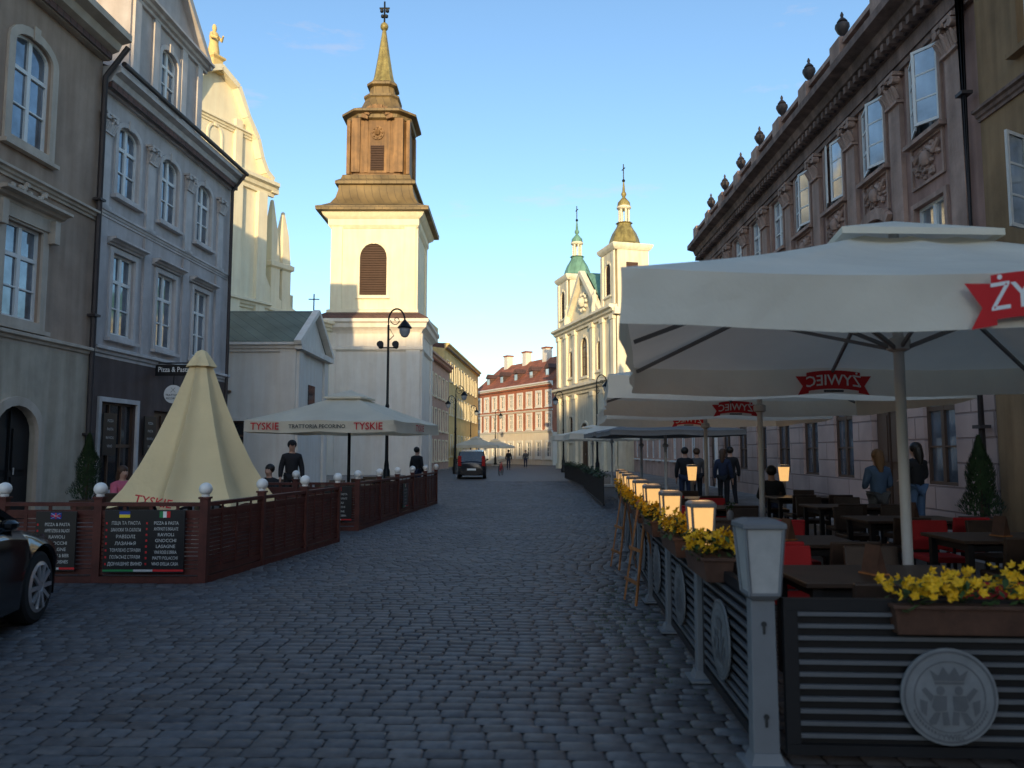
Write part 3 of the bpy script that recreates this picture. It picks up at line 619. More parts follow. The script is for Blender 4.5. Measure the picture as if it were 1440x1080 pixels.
# ------------------------------------------------------------------ RIGHT CHURCH
rc=thing('church','baroque twin towered church with green copper roof on the right beyond the parasols','church',(4.5,73.7,0),R(-74.9))
hs=[(7.1,8.2,1.5,3.4,.75),(3.6,8.4,.9,2.4,.45),(10.6,8.4,.9,2.4,.45),(1.45,14.2,1.1,2.6,.55),(12.75,14.2,1.1,2.6,.55),(7.1,.3,1.8,3.8,.9),(3.6,2.6,.9,2.2,.45),(10.6,2.6,.9,2.2,.45)]
w=MB(); wallfront(w,0,14.2,0,13.0,[h for h in hs if h[1]<13],depth=.3)
for (x0,x1) in((0,2.9),(11.3,14.2)): 
    wallfront(w,x0,x1,13.0,18.2,[h for h in hs if h[1]>13 and x0<h[0]<x1]); w.box(x0+.001,x1-.001,.2,2.9,13,18.2)
w.box(.001,14.199,.35,26,0,12.6); w.add([(2.9,0,13),(11.3,0,13),(7.1,0,17.2)],[(0,1,2)])
w.build('wall','church',rc,False)
g=MB()
for x in(.35,2.55,4.9,9.3,11.65,13.85):
    g.box(x-.3,x+.3,-.22,-.002,.5,6.3); g.box(x-.3,x+.3,-.22,-.002,7.7,12.1); g.box(x-.38,x+.38,-.3,-.002,6.3,6.7); g.box(x-.38,x+.38,-.3,-.002,12.1,12.5); g.box(x-.4,x+.4,-.32,-.002,0,.5)
g.prism(corn(6.7,.8,.65),'x',-.3,14.5); g.prism(corn(12.4,.8,.7),'x',-.3,14.5)
for x in(.25,2.65,11.55,13.95): g.box(x-.22,x+.22,-.12,-.002,13.3,17.6)
for x0,x1 in((0,2.9),(11.3,14.2)):
    g.lathe([(1.5,0),(1.65,.15),(1.75,.35),(1.75,.5)],(x0+x1)/2,1.45,sq=True,z=17.7)
g.beam((2.7,-.2,13.1),(7.1,-.2,17.35),.5,.4); g.beam((11.5,-.2,13.1),(7.1,-.2,17.35),.5,.4)
for y in(.35,2.6,6,10,14): g.box(14.202,14.35,y-.3,y+.3,0,12.3)
g.box(14.202,14.7,-.3,26,12.4,12.95); g.box(14.202,14.6,-.3,26,6.8,7.3)
g.build('moulding','church_trim',rc)
for (x,z,ww,h,r) in hs:
    if z>13: window(rc,x,z,ww,h,r,2,3,'louvre','louvre','church_trim',.15,lou=True,name='belfry_opening')
    elif z<1: door(rc,x,z,ww,h,r,0,sur='church_trim')
    else: window(rc,x,z,ww,h,r,2,4,'wframe_brown','glass_dark','church_trim',.18)
MB().box(14.203,14.25,.95,1.95,14.2,16.7).build('belfry_opening','louvre',rc)
gm=MB()
for i in range(10):
    a=2*PI*i/10; gm.ball((7.1+math.cos(a)*.9,-.1,14.7+math.sin(a)*.7),.22,6)
gm.ball((7.1,-.1,14.7),.5,10); gm.build('gable_relief','church_trim',rc)
for x in (3.6,10.6):
    s_=MB(); s_.lathe([(.3,0),(.34,.4),(.22,1.0),(.28,1.4),(.1,1.55),(.15,1.7),(.08,1.9)],x,-.35,10,z=13.2); s_.build('statue','church_trim',rc)
MB().add([(2.6,.3,13.1),(7.1,.3,17.4),(7.1,26,17.4),(2.6,26,13.1),(11.6,.3,13.1),(11.6,26,13.1)],[(0,1,2,3),(1,4,5,2)]).build('roof','verdigris',rc,False)
for k,x in enumerate((1.45,12.75)):
    MB().lathe([(1.65,0),(1.6,.12),(1.3,.3),(1.2,.7),(1.0,1.2),(.75,1.6),(.6,1.85),(.58,2.0),(.72,2.08),(.5,2.12)],x,1.45,8,off=PI/8,z=18.2).build('tower_dome','spire' if k else 'verdigris',rc)
    for i in range(6):
        q=MB(); a=2*PI*i/6; q.path([(x+.38*math.cos(a),1.45+.38*math.sin(a),20.25),(x+.38*math.cos(a),1.45+.38*math.sin(a),21.5)],.09,6); q.build('lantern_column','church_trim',rc)
    q=MB(); q.lathe([(.5,0),(.6,.1),(.6,.2),(.5,.3)],x,1.45,12,z=21.45); q.build('lantern','church_trim',rc)
    MB().lathe([(.55,0),(.5,.35),(.28,.6),(.12,.8),(.22,1.0),(.22,1.1),(.12,1.3),(.04,2.3)],x,1.45,10,z=21.7).build('lantern_spire','spire' if k else 'verdigris',rc)
    q=MB(); q.path([(x,1.45,23.8),(x,1.45,25.3)],.045); q.path([(x-.3,1.45,24.9),(x+.3,1.45,24.9)],.045); q.ball((x,1.45,23.9),.14,8); q.build('cross','iron',rc)
# ------------------------------------------------------------------ FAR ROW
rb=building('row_house','far brick and white row with clay tile roof, chimneys and white framed windows',(-5.2,108),-61,20.6,8.5,9.4,'orange','tiles',[1.3+2.3*i for i in range(9)],[(7.2,.95,1.5,0),(4.5,.95,1.6,0),(1.0,1,1.7,0)],rh=4.3,sur='wframe',sw=.28,glass='glass',base='white_cool',bh=3.9,corn_m='wframe',bands=[(6.45,.2,.15),(3.8,.3,.25)],cp=.45)
for i in range(4):
    x=2.4+5.2*i; MB().box(x-.5,x+.5,3.6,4.5,12.2,14.9).build('chimney','white_cool',rb); MB().box(x-.6,x+.6,3.5,4.6,14.9,15.1).build('chimney_cap','tiles',rb)
for i in range(5):
    x=2.4+3.9*i; m=MB(); m.box(x-.5,x+.5,.9,3.5,10.6,11.7); m.prism([(x-.65,11.7),(x,12.3),(x+.65,11.7)],'y',.7,3.8); m.build('dormer','tiles_dark',rb,False); MB().box(x-.35,x+.35,.86,.898,10.75,11.6).build('dormer_window','glass_light',rb)
b5=building('historic_house','rose coloured house standing right beside the white bell tower',(-6.6,57.2),87,14,9,8.9,'rose','tiles',[1.4+2.2*i for i in range(6)],[(6.2,.95,1.7,0),(3.4,.95,1.7,0),(.9,.95,1.6,0)],rh=2.2,sur='white')
b6=building('historic_house','tall sunlit yellow house closing the left side of the far street',(-6.4,72.5),86,28,11,11.4,'yellow','tiles_dark',[1.8+2.6*i for i in range(10)],[(8.6,1.1,1.8,0),(5.3,1.1,1.8,0),(1.2,1.1,2,0)],rh=.8,sur='white')
MB().box(3,8,2,8,11.6,14.6).build('attic_storey','yellow',b6); MB().box(14,20,2,8,11.6,13.6).build('attic_storey','yellow',b6)
b7=building('historic_house','small red brick house at the far end of the street',(-9.6,113.5),-12,7,9,6.0,'orange','tiles',[1.5,3.6,5.6],[(3.6,.9,1.4,0),(.8,.9,1.6,0)],rh=3,sur='white')
# ------------------------------------------------------------------ PARASOLS
def canopy(t,cs,zb,zt,zp,cen,matn,scal=.03,cap=True,wob=.02):
    P=Vector((cen[0],cen[1],zp)); N=12; per=[]
    for i in range(4):
        a=Vector(cs[i]); b=Vector(cs[(i+1)%4])
        for j in range(N):
            q=a.lerp(b,j/N); per.append((q.x,q.y,(j/N)))
    K=len(per); T=[.16+.84*i/9 for i in range(10)]
    m=MB(); vs=[];fs=[]
    for ti in T:
        for (x,y,s_) in per:
            e=Vector((x,y,zt)); p=P.lerp(e,ti); p.z-=.05*math.sin(PI*ti)+(scal*ti+.03*math.sin(PI*ti))*abs(math.sin(2*PI*s_)); vs.append(p)
    for i in range(len(T)-1):
        for k in range(K): fs.append((i*K+k,i*K+(k+1)%K,(i+1)*K+(k+1)%K,(i+1)*K+k))
    m.add(vs,fs); m.build('canopy',matn,t,True,ang=60)
    v=MB(); vs=[];fs=[]; cc=Vector((cen[0],cen[1],0)); NR=6
    for r in range(NR):
        for k,(x,y,s_) in enumerate(per):
            u=r/(NR-1); w_=wob*(math.sin(k*1.9)+.5*math.sin(k*.8+2))*u+.01*u-.012*math.sin(PI*u)
            d_=(Vector((x,y,0))-cc).normalized()
            zz=zt-scal*abs(math.sin(2*PI*s_))-(zt-zb)*u+.008*math.sin(k*1.3)*u
            vs.append((x+d_.x*w_,y+d_.y*w_,zz))
    for i in range(NR-1):
        for k in range(K): fs.append((i*K+k,i*K+(k+1)%K,(i+1)*K+(k+1)%K,(i+1)*K+k))
    v.add(vs,fs); v.build('valance',matn,t,True,ang=80)
    if cap:
        c=MB(); vs=[P+Vector((0,0,.06))]; fs=[]
        for k,(x,y,s_) in enumerate(per):
            e=Vector((x,y,zt)); p=P.lerp(e,.27); p.z+=.07; vs.append(p)
        for k in range(K): fs.append((0,1+k,1+(k+1)%K))
        o=len(vs)
        for k in range(K): vs.append(vs[1+k]-Vector((0,0,.05)))
        for k in range(K): fs.append((1+k,1+(k+1)%K,o+(k+1)%K,o+k))
        c.add(vs,fs); c.build('vent_cap',matn,t,True,ang=50)
    mids=[]
    for i in range(4):
        a=Vector(cs[i]); b=Vector(cs[(i+1)%4]); mids+=[a,a.lerp(b,.5)]
    for q in mids:
        rr_=MB(); a=Vector((cen[0],cen[1],zp-.14)); b=Vector((q.x,q.y,zt-.06)); b=a.lerp(b,.985); rr_.beam(a,b,.025,.035); rr_.build('rib','metal',t,False)
        mid=a.lerp(b,.5); rr_=MB(); rr_.beam((cen[0],cen[1],zt-.12),mid-Vector((0,0,.03)),.02,.03); rr_.build('strut','metal',t,False)
def pole(t,cen,zp,r=.04,z0=0,m='metal_light'):
    p=MB(); p.path([(cen[0],cen[1],z0),(cen[0],cen[1],zp-.05)],r,14); p.build('pole',m,t)
    for dz,hh_ in((.28,.14),(1.02,.12)):
        h=MB(); h.lathe([(r+.005,0),(r+.05,.02),(r+.05,hh_-.02),(r+.01,hh_)],cen[0],cen[1],12,z=zp-dz); h.build('hub',m,t)
    b=MB(); b.box(cen[0]-.4,cen[0]+.4,cen[1]-.4,cen[1]+.4,.012,.1); b.lathe([(r+.03,.1),(r+.02,.4)],cen[0],cen[1],12); b.build('base',m,t,False)
def logo(t,c,ux,s=1.,nrm=(0,-1,0),mirror=False,tm='whiteink'):
    c=Vector(c); ux=Vector(ux).normalized(); nrm=Vector(nrm); uz=Vector((0,0,1))
    if mirror: ux=-ux
    def P2(x,z,o=0): return c+ux*(x*s)+uz*(z*s)+nrm*o
    rb_=MB(); n=14; vs=[]
    for i in range(n+1):
        x=-.27+.54*i/n; dz=-.35*x*x
        vs+= [P2(x,-.085+dz,.004),P2(x,.1+dz,.004)]
    rb_.add(vs,[(2*i,2*i+2,2*i+3,2*i+1) for i in range(n)]); rb_.build('logo_ribbon','redink',t,False)
    for sx in(-1,1):
        dk=MB(); dk.add([P2(sx*.25,-.13,.002),P2(sx*.36,-.15,.002),P2(sx*.31,-.06,.002),P2(sx*.38,.04,.002),P2(sx*.25,.04,.002)],[(0,1,2,3,4)]); dk.build('logo_ribbon_end','redink',t,False)
    bl=MB(); bl.add([P2(-.10,-.118,.003),P2(.10,-.118,.003),P2(.10,-.098,.003),P2(-.10,-.098,.003)],[(0,1,2,3)]); bl.build('logo_band','blackink',t,False)
    tx=MB(); text(tx,'ŻYWIEC',.15*s,P2(0,0,.006),ux,uz,1.0,bend=.35/s); tx.build('lettering',tm,t,False)
def zyw(cs,cen,zb,zt,zp,label):
    t=thing('parasol',label,'parasol',(0,0,0),0,'cream beer parasols over the right terrace')
    off=Vector((cen[0],cen[1])); cs=[(Vector(c)-off) for c in cs]; t.location=(cen[0],cen[1],0)
    canopy(t,cs,zb,zt,zp,(0,0),'canvas'); pole(t,(0,0),zp)
    return t,cs
cs=[(.55,3.82),(5.1,4.0),(5.75,8.5),(1.36,8.5)]
t,c=zyw(cs,(3.12,6.15),2.24,2.53,3.42,'nearest cream parasol with red logo, filling the upper right')
logo(t,(2.77-3.12,3.905-6.15-.045,2.40),(1,.04,0),1.25)
logo(t,(3.55-3.12,8.5-6.15-.05,2.385),(1,0,0),1.1,(0,-1,0),True)
cs=[(1.15,9.15),(5.6,9.2),(6.1,13.6),(1.62,13.6)]
t,c=zyw(cs,(3.68,11.4),2.24,2.52,3.2,'second cream parasol from the camera over the right terrace')
logo(t,(3.95-3.68,13.6-11.4-.05,2.38),(1,0,0),1.1,(0,-1,0),True)
cs=[(1.75,14.1),(5.9,14.1),(6.2,18.1),(2.0,18.1)]
t,c=zyw(cs,(4.05,16.1),2.2,2.48,3.1,'third cream parasol from the camera, mostly hidden by nearer two')
logo(t,(4.15-4.05,18.1-16.1-.05,2.34),(1,0,0),1.1,(0,-1,0),True)
t=thing('parasol','open ivory parasol with red lettering over the left terrace','parasol',(-4.65,22,0))
cs=[Vector(q)-Vector((-4.65,22)) for q in[(-7.0,20.1),(-3.05,19.9),(-2.3,24.0),(-6.2,24.2)]]
canopy(t,cs,2.12,2.42,3.3,(0,0),'canvas_tyskie'); pole(t,(0,0),3.3,.045,0,'iron')
a=cs[0]; b=cs[1]; ux=Vector((b.x-a.x,b.y-a.y,0)).normalized()
for f in(.14,.83):
    q=a.lerp(b,f); text(MB(),'TYSKIE',.26,(q.x,q.y-.05,2.25),ux,(0,0,1),.95).build('lettering','redink',t,False)
tx=MB(); q=a.lerp(b,.49); text(tx,'TRATTORIA PECORINO',.14,(q.x,q.y-.05,2.25),ux); tx.build('small_lettering','blackink',t,False)
a=cs[1]; b=cs[2]; ux=Vector((b.x-a.x,b.y-a.y,0)).normalized(); tx=MB(); q=a.lerp(b,.5); text(tx,'TYSKIE',.25,(q.x+.05,q.y,2.25),ux); tx.build('side_lettering','redink',t,False)
# closed parasol
t=thing('closed_parasol','half closed yellowish parasol hanging in folds behind the left fence','parasol',(-4.9,12.05,0))
m=MB(); n=144; prof=[(.11,3.08),(.16,2.98),(.24,2.78),(.41,2.35),(.64,1.85),(.88,1.4),(1.10,1.06),(1.24,.88),(1.3,.76)]
vs=[]
for i,(r,z) in enumerate(prof):
    for k in range(n):
        a=2*PI*k/n+.25; cf=abs(math.sin(4*a)); amp=(.25+.06*math.sin(3*a+1))*min(1,.5+i/4)
        fold=1-amp*cf**.75; wv=1+.012*math.sin(13*a+z*3)+.03*math.sin(2*a+.6)
        vs.append((r*fold*wv*math.cos(a),r*fold*wv*math.sin(a),z+(.10*cf if i==len(prof)-1 else 0)+(.03*math.sin(5*a) if i>6 else 0)))
m.add(vs,[(i*n+k,i*n+(k+1)%n,(i+1)*n+(k+1)%n,(i+1)*n+k) for i in range(len(prof)-1) for k in range(n)]); m.build('canopy','canvas_yellow',t,True,ang=50)
pole(t,(0,0),3.1,.035)
m=MB(); vs=[];n=32
for i,(r,z) in enumerate([(.02,3.2),(.08,3.17),(.17,3.06),(.26,2.93)]):
    for k in range(n):
        a=2*PI*k/n+.25; f_=1-.25*abs(math.sin(4*a))*(i>1); vs.append((r*f_*math.cos(a),r*f_*math.sin(a),z))
m.add(vs,[(i*n+k,i*n+(k+1)%n,(i+1)*n+(k+1)%n,(i+1)*n+k) for i in range(3) for k in range(n)]+[tuple(range(n))]); m.build('vent_cap','canvas_yellow',t,True,ang=50)
tx=MB(); text(tx,'TYSKIE',.17,(-.10,-1.25,.90),(.97,.1,-.16),(.1,.3,.95),1); tx.build('lettering','redink',t,False)
def simple_par(label,cen,half,zb,zt,zp,matn,group=None,ang=0):
    t=thing('parasol',label,'parasol',(cen[0],cen[1],0),0,group)
    cs=[Vector((sx*half,sy*half)) for sx,sy in((-1,-1),(1,-1),(1,1),(-1,1))]
    ca,sa=math.cos(ang),math.sin(ang); cs=[Vector((c.x*ca-c.y*sa,c.x*sa+c.y*ca)) for c in cs]
    canopy(t,cs,zb,zt,zp,(0,0),matn); pole(t,(0,0),zp,.05)
simple_par('dark grey parasol nearest behind the cream ones on right',(4.9,24.6),2.0,2.1,2.25,2.75,'canvas_grey')
simple_par('dark grey parasol in the middle of the far right terrace',(4.9,29.2),2.0,2.15,2.3,2.8,'canvas_grey')
simple_par('white parasol past the grey ones on the right',(4.6,35.5),2.1,2.15,2.4,3.0,'canvas')
simple_par('white parasol furthest along the right terrace near church',(4.4,42.),2.2,2.2,2.45,3.0,'canvas')
simple_par('small distant white parasol left of street centre',(-3.6,78),2.2,2.0,2.25,3.1,'canvas')
simple_par('smallest distant white parasol beside street centre',(-1.9,88),2.2,2.0,2.2,3.0,'canvas')
# ------------------------------------------------------------------ RIGHT FENCE
posts=[(1.29,4.07),(1.35,5.55),(1.43,7.0),(1.51,8.35),(1.62,9.75),(1.75,11.15),(1.88,12.55),(2.02,13.95),(2.16,15.35)]
def lamp_post(label,p,lit):
    t=thing('lamp_post',label,'lamp',(p[0],p[1],0),0,'lantern posts of the right terrace fence')
    b=MB(); b.box(-.115,.115,-.115,.115,.012,.028); b.frus(0,0,.028,.08,.085,.065,.066,.046); b.build('base','metal',t,False)
    k0=1. if not lit else .82
    q=MB(); q.frus(0,0,.07,.84,.068*k0,.04,.062*k0,.04); q.frus(0,0,.84,.87,.062*k0,.055*k0,.085*k0,.085*k0); q.build('post','metal',t,False,bevel=.006)
    for z in(.7,.24):
        k=MB(); k.path([(0,-.043,z+.02),(0,-.05,z+.02)],.014,10); k.box(-.006,.006,-.049,-.042,z-.03,z+.01); k.build('keyhole_slot','blackink',t,False)
    g=MB(); g.frus(0,0,.875,1.205,.072*k0,.072*k0,.096*k0,.096*k0); g.build('lamp_glass','lampglass_lit' if lit else 'lampglass',t,False)
    f=MB()
    for sx in(-1,1):
        for sy in(-1,1): f.beam((sx*.075*k0,sy*.075*k0,.87),(sx*.099*k0,sy*.099*k0,1.21),.014,.014)
    f.box(-.08*k0,.08*k0,-.08*k0,.08*k0,.865,.88); f.build('lamp_frame','metal',t,False)
    c=MB(); c.frus(0,0,1.205,1.232,.112*k0,.112*k0,.112*k0,.112*k0); c.frus(0,0,1.232,1.252,.112*k0,.112*k0,.07,.07); c.build('lamp_cap','metal',t,False,bevel=.004)
    if lit:
        L=bpy.data.lights.new('lamp_light','POINT'); L.energy=1.8; L.color=(1,.55,.2); L.shadow_soft_size=.08
        o=bpy.data.objects.new('bulb_light',L); C.objects.link(o); o.parent=t; o.location=(0,0,1.32)
onames=['nearest unlit','second','third','fourth','fifth','sixth','seventh','eighth','ninth and furthest']
for i,p in enumerate(posts): lamp_post(onames[i]+(' grey lantern post' if i==0 else ' lantern post, glowing warm,')+' along the slatted terrace fence',p,i>0)
def emblem(t,c,ux,nrm,r):
    c=Vector(c);ux=Vector(ux);nrm=Vector(nrm);uz=Vector((0,0,1))
    m=MB(); m.path([c,c+nrm*.012],r,40); e=m.build('emblem_disc','emblem_grey',t)
    q=MB()
    def PP(x,z,o): return c+ux*x+uz*z+nrm*(.013+o)
    for (ra,rb_) in((r*.95,r*.91),(r*.74,r*.72)):
        n=40; vs=[]
        for i in range(n): a=2*PI*i/n; vs+=[PP(ra*math.cos(a),ra*math.sin(a),.003),PP(rb_*math.cos(a),rb_*math.sin(a),.003)]
        q.add(vs,[(2*i,2*((i+1)%n),2*((i+1)%n)+1,2*i+1) for i in range(n)])
    def pg(pts): q.add([PP(a*r,b*r,.004) for a,b in pts],[tuple(range(len(pts)))])
    pg([(-.3,.33),(.3,.33),(.4,.56),(.22,.44),(.12,.62),(0,.46),(-.12,.62),(-.22,.44),(-.4,.56)]); pg([(-.3,.26),(.3,.26),(.3,.31),(-.3,.31)])
    for sx in(-1,1):
        a0=[(.19+.09*math.cos(k*PI/4),.13+.1*math.sin(k*PI/4)) for k in range(8)]; pg([(sx*a,b) for a,b in a0])
        pg([(sx*a,b) for a,b in((.06,.02),(.32,.03),(.38,-.2),(.3,-.3),(.08,-.28))])
        pg([(sx*a,b) for a,b in((.2,-.31),(.33,-.32),(.46,-.5),(.42,-.58),(.3,-.56))]); pg([(sx*a,b) for a,b in((.06,-.3),(.18,-.31),(.16,-.58),(.02,-.57))])
        pg([(sx*a,b) for a,b in((.33,.02),(.5,.2),(.58,.14),(.39,-.1))]); pg([(sx*a,b) for a,b in((.46,-.1),(.62,-.05),(.6,-.3),(.5,-.4))])
    for k in range(26):
        a=PI*1.12+PI*.76*k/25
        if 8<k<17: continue
        q.add([PP(r*.8*math.cos(a)+dx*r,r*.8*math.sin(a)+dz*r,.004) for dx,dz in((-.02,-.03),(.02,-.03),(.02,.03),(-.02,.03))],[(0,1,2,3)])
    text(q,'ŻYWIEC',r*.17,PP(0,-.83*r,.004),ux,uz)
    q.build('emblem_figure','emblem_dark',e,False)
def fpanel(label,p,q,emb=True,top=.87):
    p=Vector(p);q=Vector(q); L=(q-p).length; a=math.atan2(q.y-p.y,q.x-p.x)
    t=thing('fence_panel',label,'fence',(p.x,p.y,0),a,'slatted panels of the right terrace fence')
    f=MB(); x0,x1=.08,L-.08
    f.box(x0,x1,-.022,.022,top-.06,top); f.box(x0,x1,-.022,.022,.08,.13); f.box(x0,x0+.07,-.02,.02,.131,top-.061); f.box(x1-.07,x1,-.02,.02,.131,top-.061); f.build('frame','black',t,False)
    s=MB(); z=.165
    while z<top-.08:
        s.box(x0+.07,x1-.07,-.026,-.008,z,z+.020); z+=.060
    s.build('slats','slat',t,False)
    MB().box(x0+.05,x1-.05,.012,.018,.13,top-.03).build('backing','black',t,False)
    if emb: emblem(t,(L/2 if L<2 else .87,-.04,.385 if L>2 else .46),(1,0,0),(0,-1,0),.235)
for i in range(len(posts)-1):
    fpanel(['nearest','second','third','fourth','fifth','sixth','seventh','furthest'][i]+' slatted dark panel along the road side of right terrace',posts[i+1],posts[i],True)
fpanel('front slatted dark panel with round crest facing the camera',(posts[0][0]+.02,posts[0][1]-.03),(4.6,3.86),True,.85)
def flowers(t,L,W,z,n,seed,matp='petal'):
    rnd=random.Random(seed); lf=MB(); pt=MB()
    cl_=[(rnd.uniform(-L/2,L/2),rnd.uniform(.4,1)) for _ in range(int(L*10))]
    for i in range(int(n*2.8)):
        x=rnd.uniform(-L/2,L/2); y=rnd.uniform(-W/2,W/2)*1.3; h=z+rnd.uniform(-.06,.09)
        a=rnd.uniform(0,2*PI); s=rnd.uniform(.018,.036); e=Vector((math.cos(a),math.sin(a),rnd.uniform(-.5,.9)))*s; u=Vector((-math.sin(a),math.cos(a),rnd.uniform(-.4,.4)))*s*.5
        c=Vector((x,y,h)); lf.add([c-e,c+u,c+e,c-u],[(0,1,2,3)])
    for i in range(n):
        cx,k_=rnd.choice(cl_); x=max(-L/2,min(L/2,rnd.gauss(cx,.06))); y=rnd.uniform(-W/2,W/2)*1.45; h=z+rnd.uniform(-.02,.14)*k_+.02
        nv=Vector((rnd.uniform(-.9,.4),rnd.uniform(-1,.1),rnd.uniform(0,.9))).normalized(); q=nv.to_track_quat('Z','Y'); s=rnd.uniform(.022,.034)
        c=Vector((x,y,h)); vs=[c]
        for k in range(10):
            a=2*PI*k/10; rr_=s*(1.0 if k%2 else .66); vs.append(c+q@Vector((rr_*math.cos(a),rr_*math.sin(a),.010 if k%2 else -.002)))
        pt.add(vs,[(0,1+k,1+(k+1)%10) for k in range(10)])
    lf.build('foliage','leaf',t,False); pt.build('blossoms',matp,t,False)
def fbox(label,loc,rz,L,n,seed):
    t=thing('flower_box',label,'planter',loc,rz,'yellow flower boxes on the right fence')
    m=MB(); m.frus(0,0,0,.14,L/2-.02,.075,L/2,.095); m.box(-L/2-.01,L/2+.01,-.105,.105,.13,.15); m.build('box','planter',t,False,bevel=.004)
    flowers(t,L*.97,.19,.18,n,seed)
pn=['nearest','second','third','fourth','fifth','sixth','seventh']
for i in range(7):
    p=Vector(posts[i+1]);q=Vector(posts[i]); c=(p*.7+q*.3) if i==0 else (p+q)/2; a=math.atan2((q-p).y,(q-p).x)
    fbox(pn[i]+' box of yellow pansies hung on the road side fence',(c.x-.05,c.y,.80),a,.66 if i==0 else .8,(120,130,130,130,120,110,100)[i],i)
fbox('large box of yellow pansies on the front panel at lower right',(2.72,3.97,.685),R(-3.5),1.6,210,31)
def easel(label,x,y,rz,s=.85):
    t=thing('easel',label,'easel',(x,y,0),rz,'wooden easels by the fence'); t.scale=(s,s*.7,1.0)
    for sx in(-1,1):
        MB().beam((sx*.22,-.16,.01),(sx*.14,.1,1.08),.035,.03).build('leg','oak',t,False)
    MB().beam((0,.36,.01),(0,.12,1.06),.035,.03).build('leg','oak',t,False)
    for z_,w_,y_ in((.22,.24,-.12),(.55,.2,-.05),(1.02,.17,.08)):
        MB().box(-w_,w_,y_-.02,y_+.005,z_,z_+.035).build('crossbar','oak',t,False)
easel('nearer orange wood easel standing on the setts by the fence',1.34,8.3,R(-80))
easel('further orange wood easel on the setts by the fence',1.50,10.7,R(-80))
# ------------------------------------------------------------------ LEFT FENCE
def lfence(label,pts):
    o=Vector(pts[0]); t=thing('terrace_fence',label,'fence',(o.x,o.y,0))
    P=[Vector(p)-o for p in pts]; H=1.0
    for i,p in enumerate(P):
        m=MB(); m.box(p.x-.05,p.x+.05,p.y-.05,p.y+.05,.0,H+.02); m.box(p.x-.065,p.x+.065,p.y-.065,p.y+.065,H+.02,H+.045); m.build('post','redwood',t,False,bevel=.004)
        g=MB(); g.lathe([(.045,0),(.05,.02),(.03,.04)],p.x,p.y,12,z=H+.045); g.ball((p.x,p.y,H+.14),.08,20); g.build('globe_lamp','globe',t)
    for i in range(len(P)-1):
        a=P[i]; b=P[i+1]; L=(b-a).length; X=Matrix.Translation((a.x,a.y,0))@Matrix.Rotation(math.atan2((b-a).y,(b-a).x),4,'Z')
        m=MB(); m.box(.05,L-.05,-.045,.045,.93,.975,X); m.box(.05,L-.05,-.03,.03,.1,.17,X); m.box(.05,L-.05,-.03,.03,.82,.88,X)
        z=.18
        while z<.80: m.box(.05,L-.05,-.02,.012,z,z+.04,X); z+=.050
        for k in range(1,4): m.box(L*k/4-.02,L*k/4+.02,-.032,-.021,.17,.93,X); 
        m.box(.05,L-.05,-.05,.05,.0,.08,X)
        m.build('panel','redwood',t,False)
lfence('dark red wooden terrace fence with white globes in the left foreground',[(-9.2,9.7),(-7.65,9.66),(-6.3,9.62),(-5.1,9.6),(-3.78,9.56),(-3.55,11.0),(-3.33,12.45),(-3.12,13.85)])
lfence('dark red wooden terrace fence with globes under the open ivory parasol',[(-5.6,15.7),(-4.4,15.75),(-3.15,15.8),(-2.99,17.45),(-2.83,19.1),(-2.67,20.75),(-2.51,22.4),(-2.36,24.0)])
def flag(t,x,y,z,cols,w=.13,h=.075,vert=False):
    n=len(cols)
    for i,c in enumerate(cols):
        m=MB()
        if vert: m.box(x-w/2+w*i/n,x-w/2+w*(i+1)/n,y-.004,y,z-h/2,z+h/2)
        else: m.box(x-w/2,x+w/2,y-.004,y,z+h/2-h*(i+1)/n,z+h/2-h*i/n)
        m.build('flag_stripe',c,t,False)
def menu(label,loc,w,h,cols,rz=0):
    t=thing('menu_board',label,'sign',loc,rz,'black menu boards on the red fence')
    m=MB(); m.box(-w/2,w/2,-.02,0,0,h); m.build('panel','board',t,False,bevel=.004)
    k=len(cols); fs=min(.055,h*.078)
    for ci,(fl,lines) in enumerate(cols):
        cx=-w/2+w*(ci+.5)/k; cw=w/k
        for li,s in enumerate(lines):
            zz=h-.16-li*(h-.27)/max(1,len(lines)-1)
            text(MB(),s,fs,(cx+.02,-.023,zz),(1,0,0),(0,0,1),min(1,.80*cw/(fs*.68*len(s)))).build('menu_line','menuink',t,False)
            MB().box(cx-cw*.46,cx-cw*.46+.018,-.0225,-.0201,zz-.012,zz+.012).build('bullet','redink',t,False)
        if fl=='it': flag(t,cx,-.021,h-.055,['greenink','whiteink','redink'],vert=True)
        if fl=='ua': flag(t,cx,-.021,h-.055,['blueink','yellowink'])
        if fl=='uk':
            flag(t,cx,-.021,h-.055,['blueink']); m=MB(); m.beam((cx-.055,-.027,h-.085),(cx+.055,-.027,h-.025),.016,.002); m.beam((cx+.055,-.0272,h-.085),(cx-.055,-.0272,h-.025),.016,.002); m.build('flag_cross','whiteink',t,False)
            m=MB(); m.box(cx-.06,cx+.06,-.031,-.029,h-.062,h-.048); m.box(cx-.007,cx+.007,-.032,-.0312,h-.09,h-.02); m.build('flag_cross','redink',t,False)
    MB().box(w*.12,w/2,-.022,-.0201,.02,.045).build('red_strip','redink',t,False); MB().box(-w/2,-w*.12,-.022,-.0201,.02,.045).build('green_strip','greenink',t,False); MB().box(-w*.12,w*.12,-.022,-.0201,.02,.045).build('white_strip','menuink',t,False)
it=['PIZZA & PASTA','ANTIPASTI E INSALATE','RAVIOLI','GNOCCHI','LASAGNE','VINI ROSSI E BIRRA','PIATTI POLACCHI','VINO DELLA CASA']
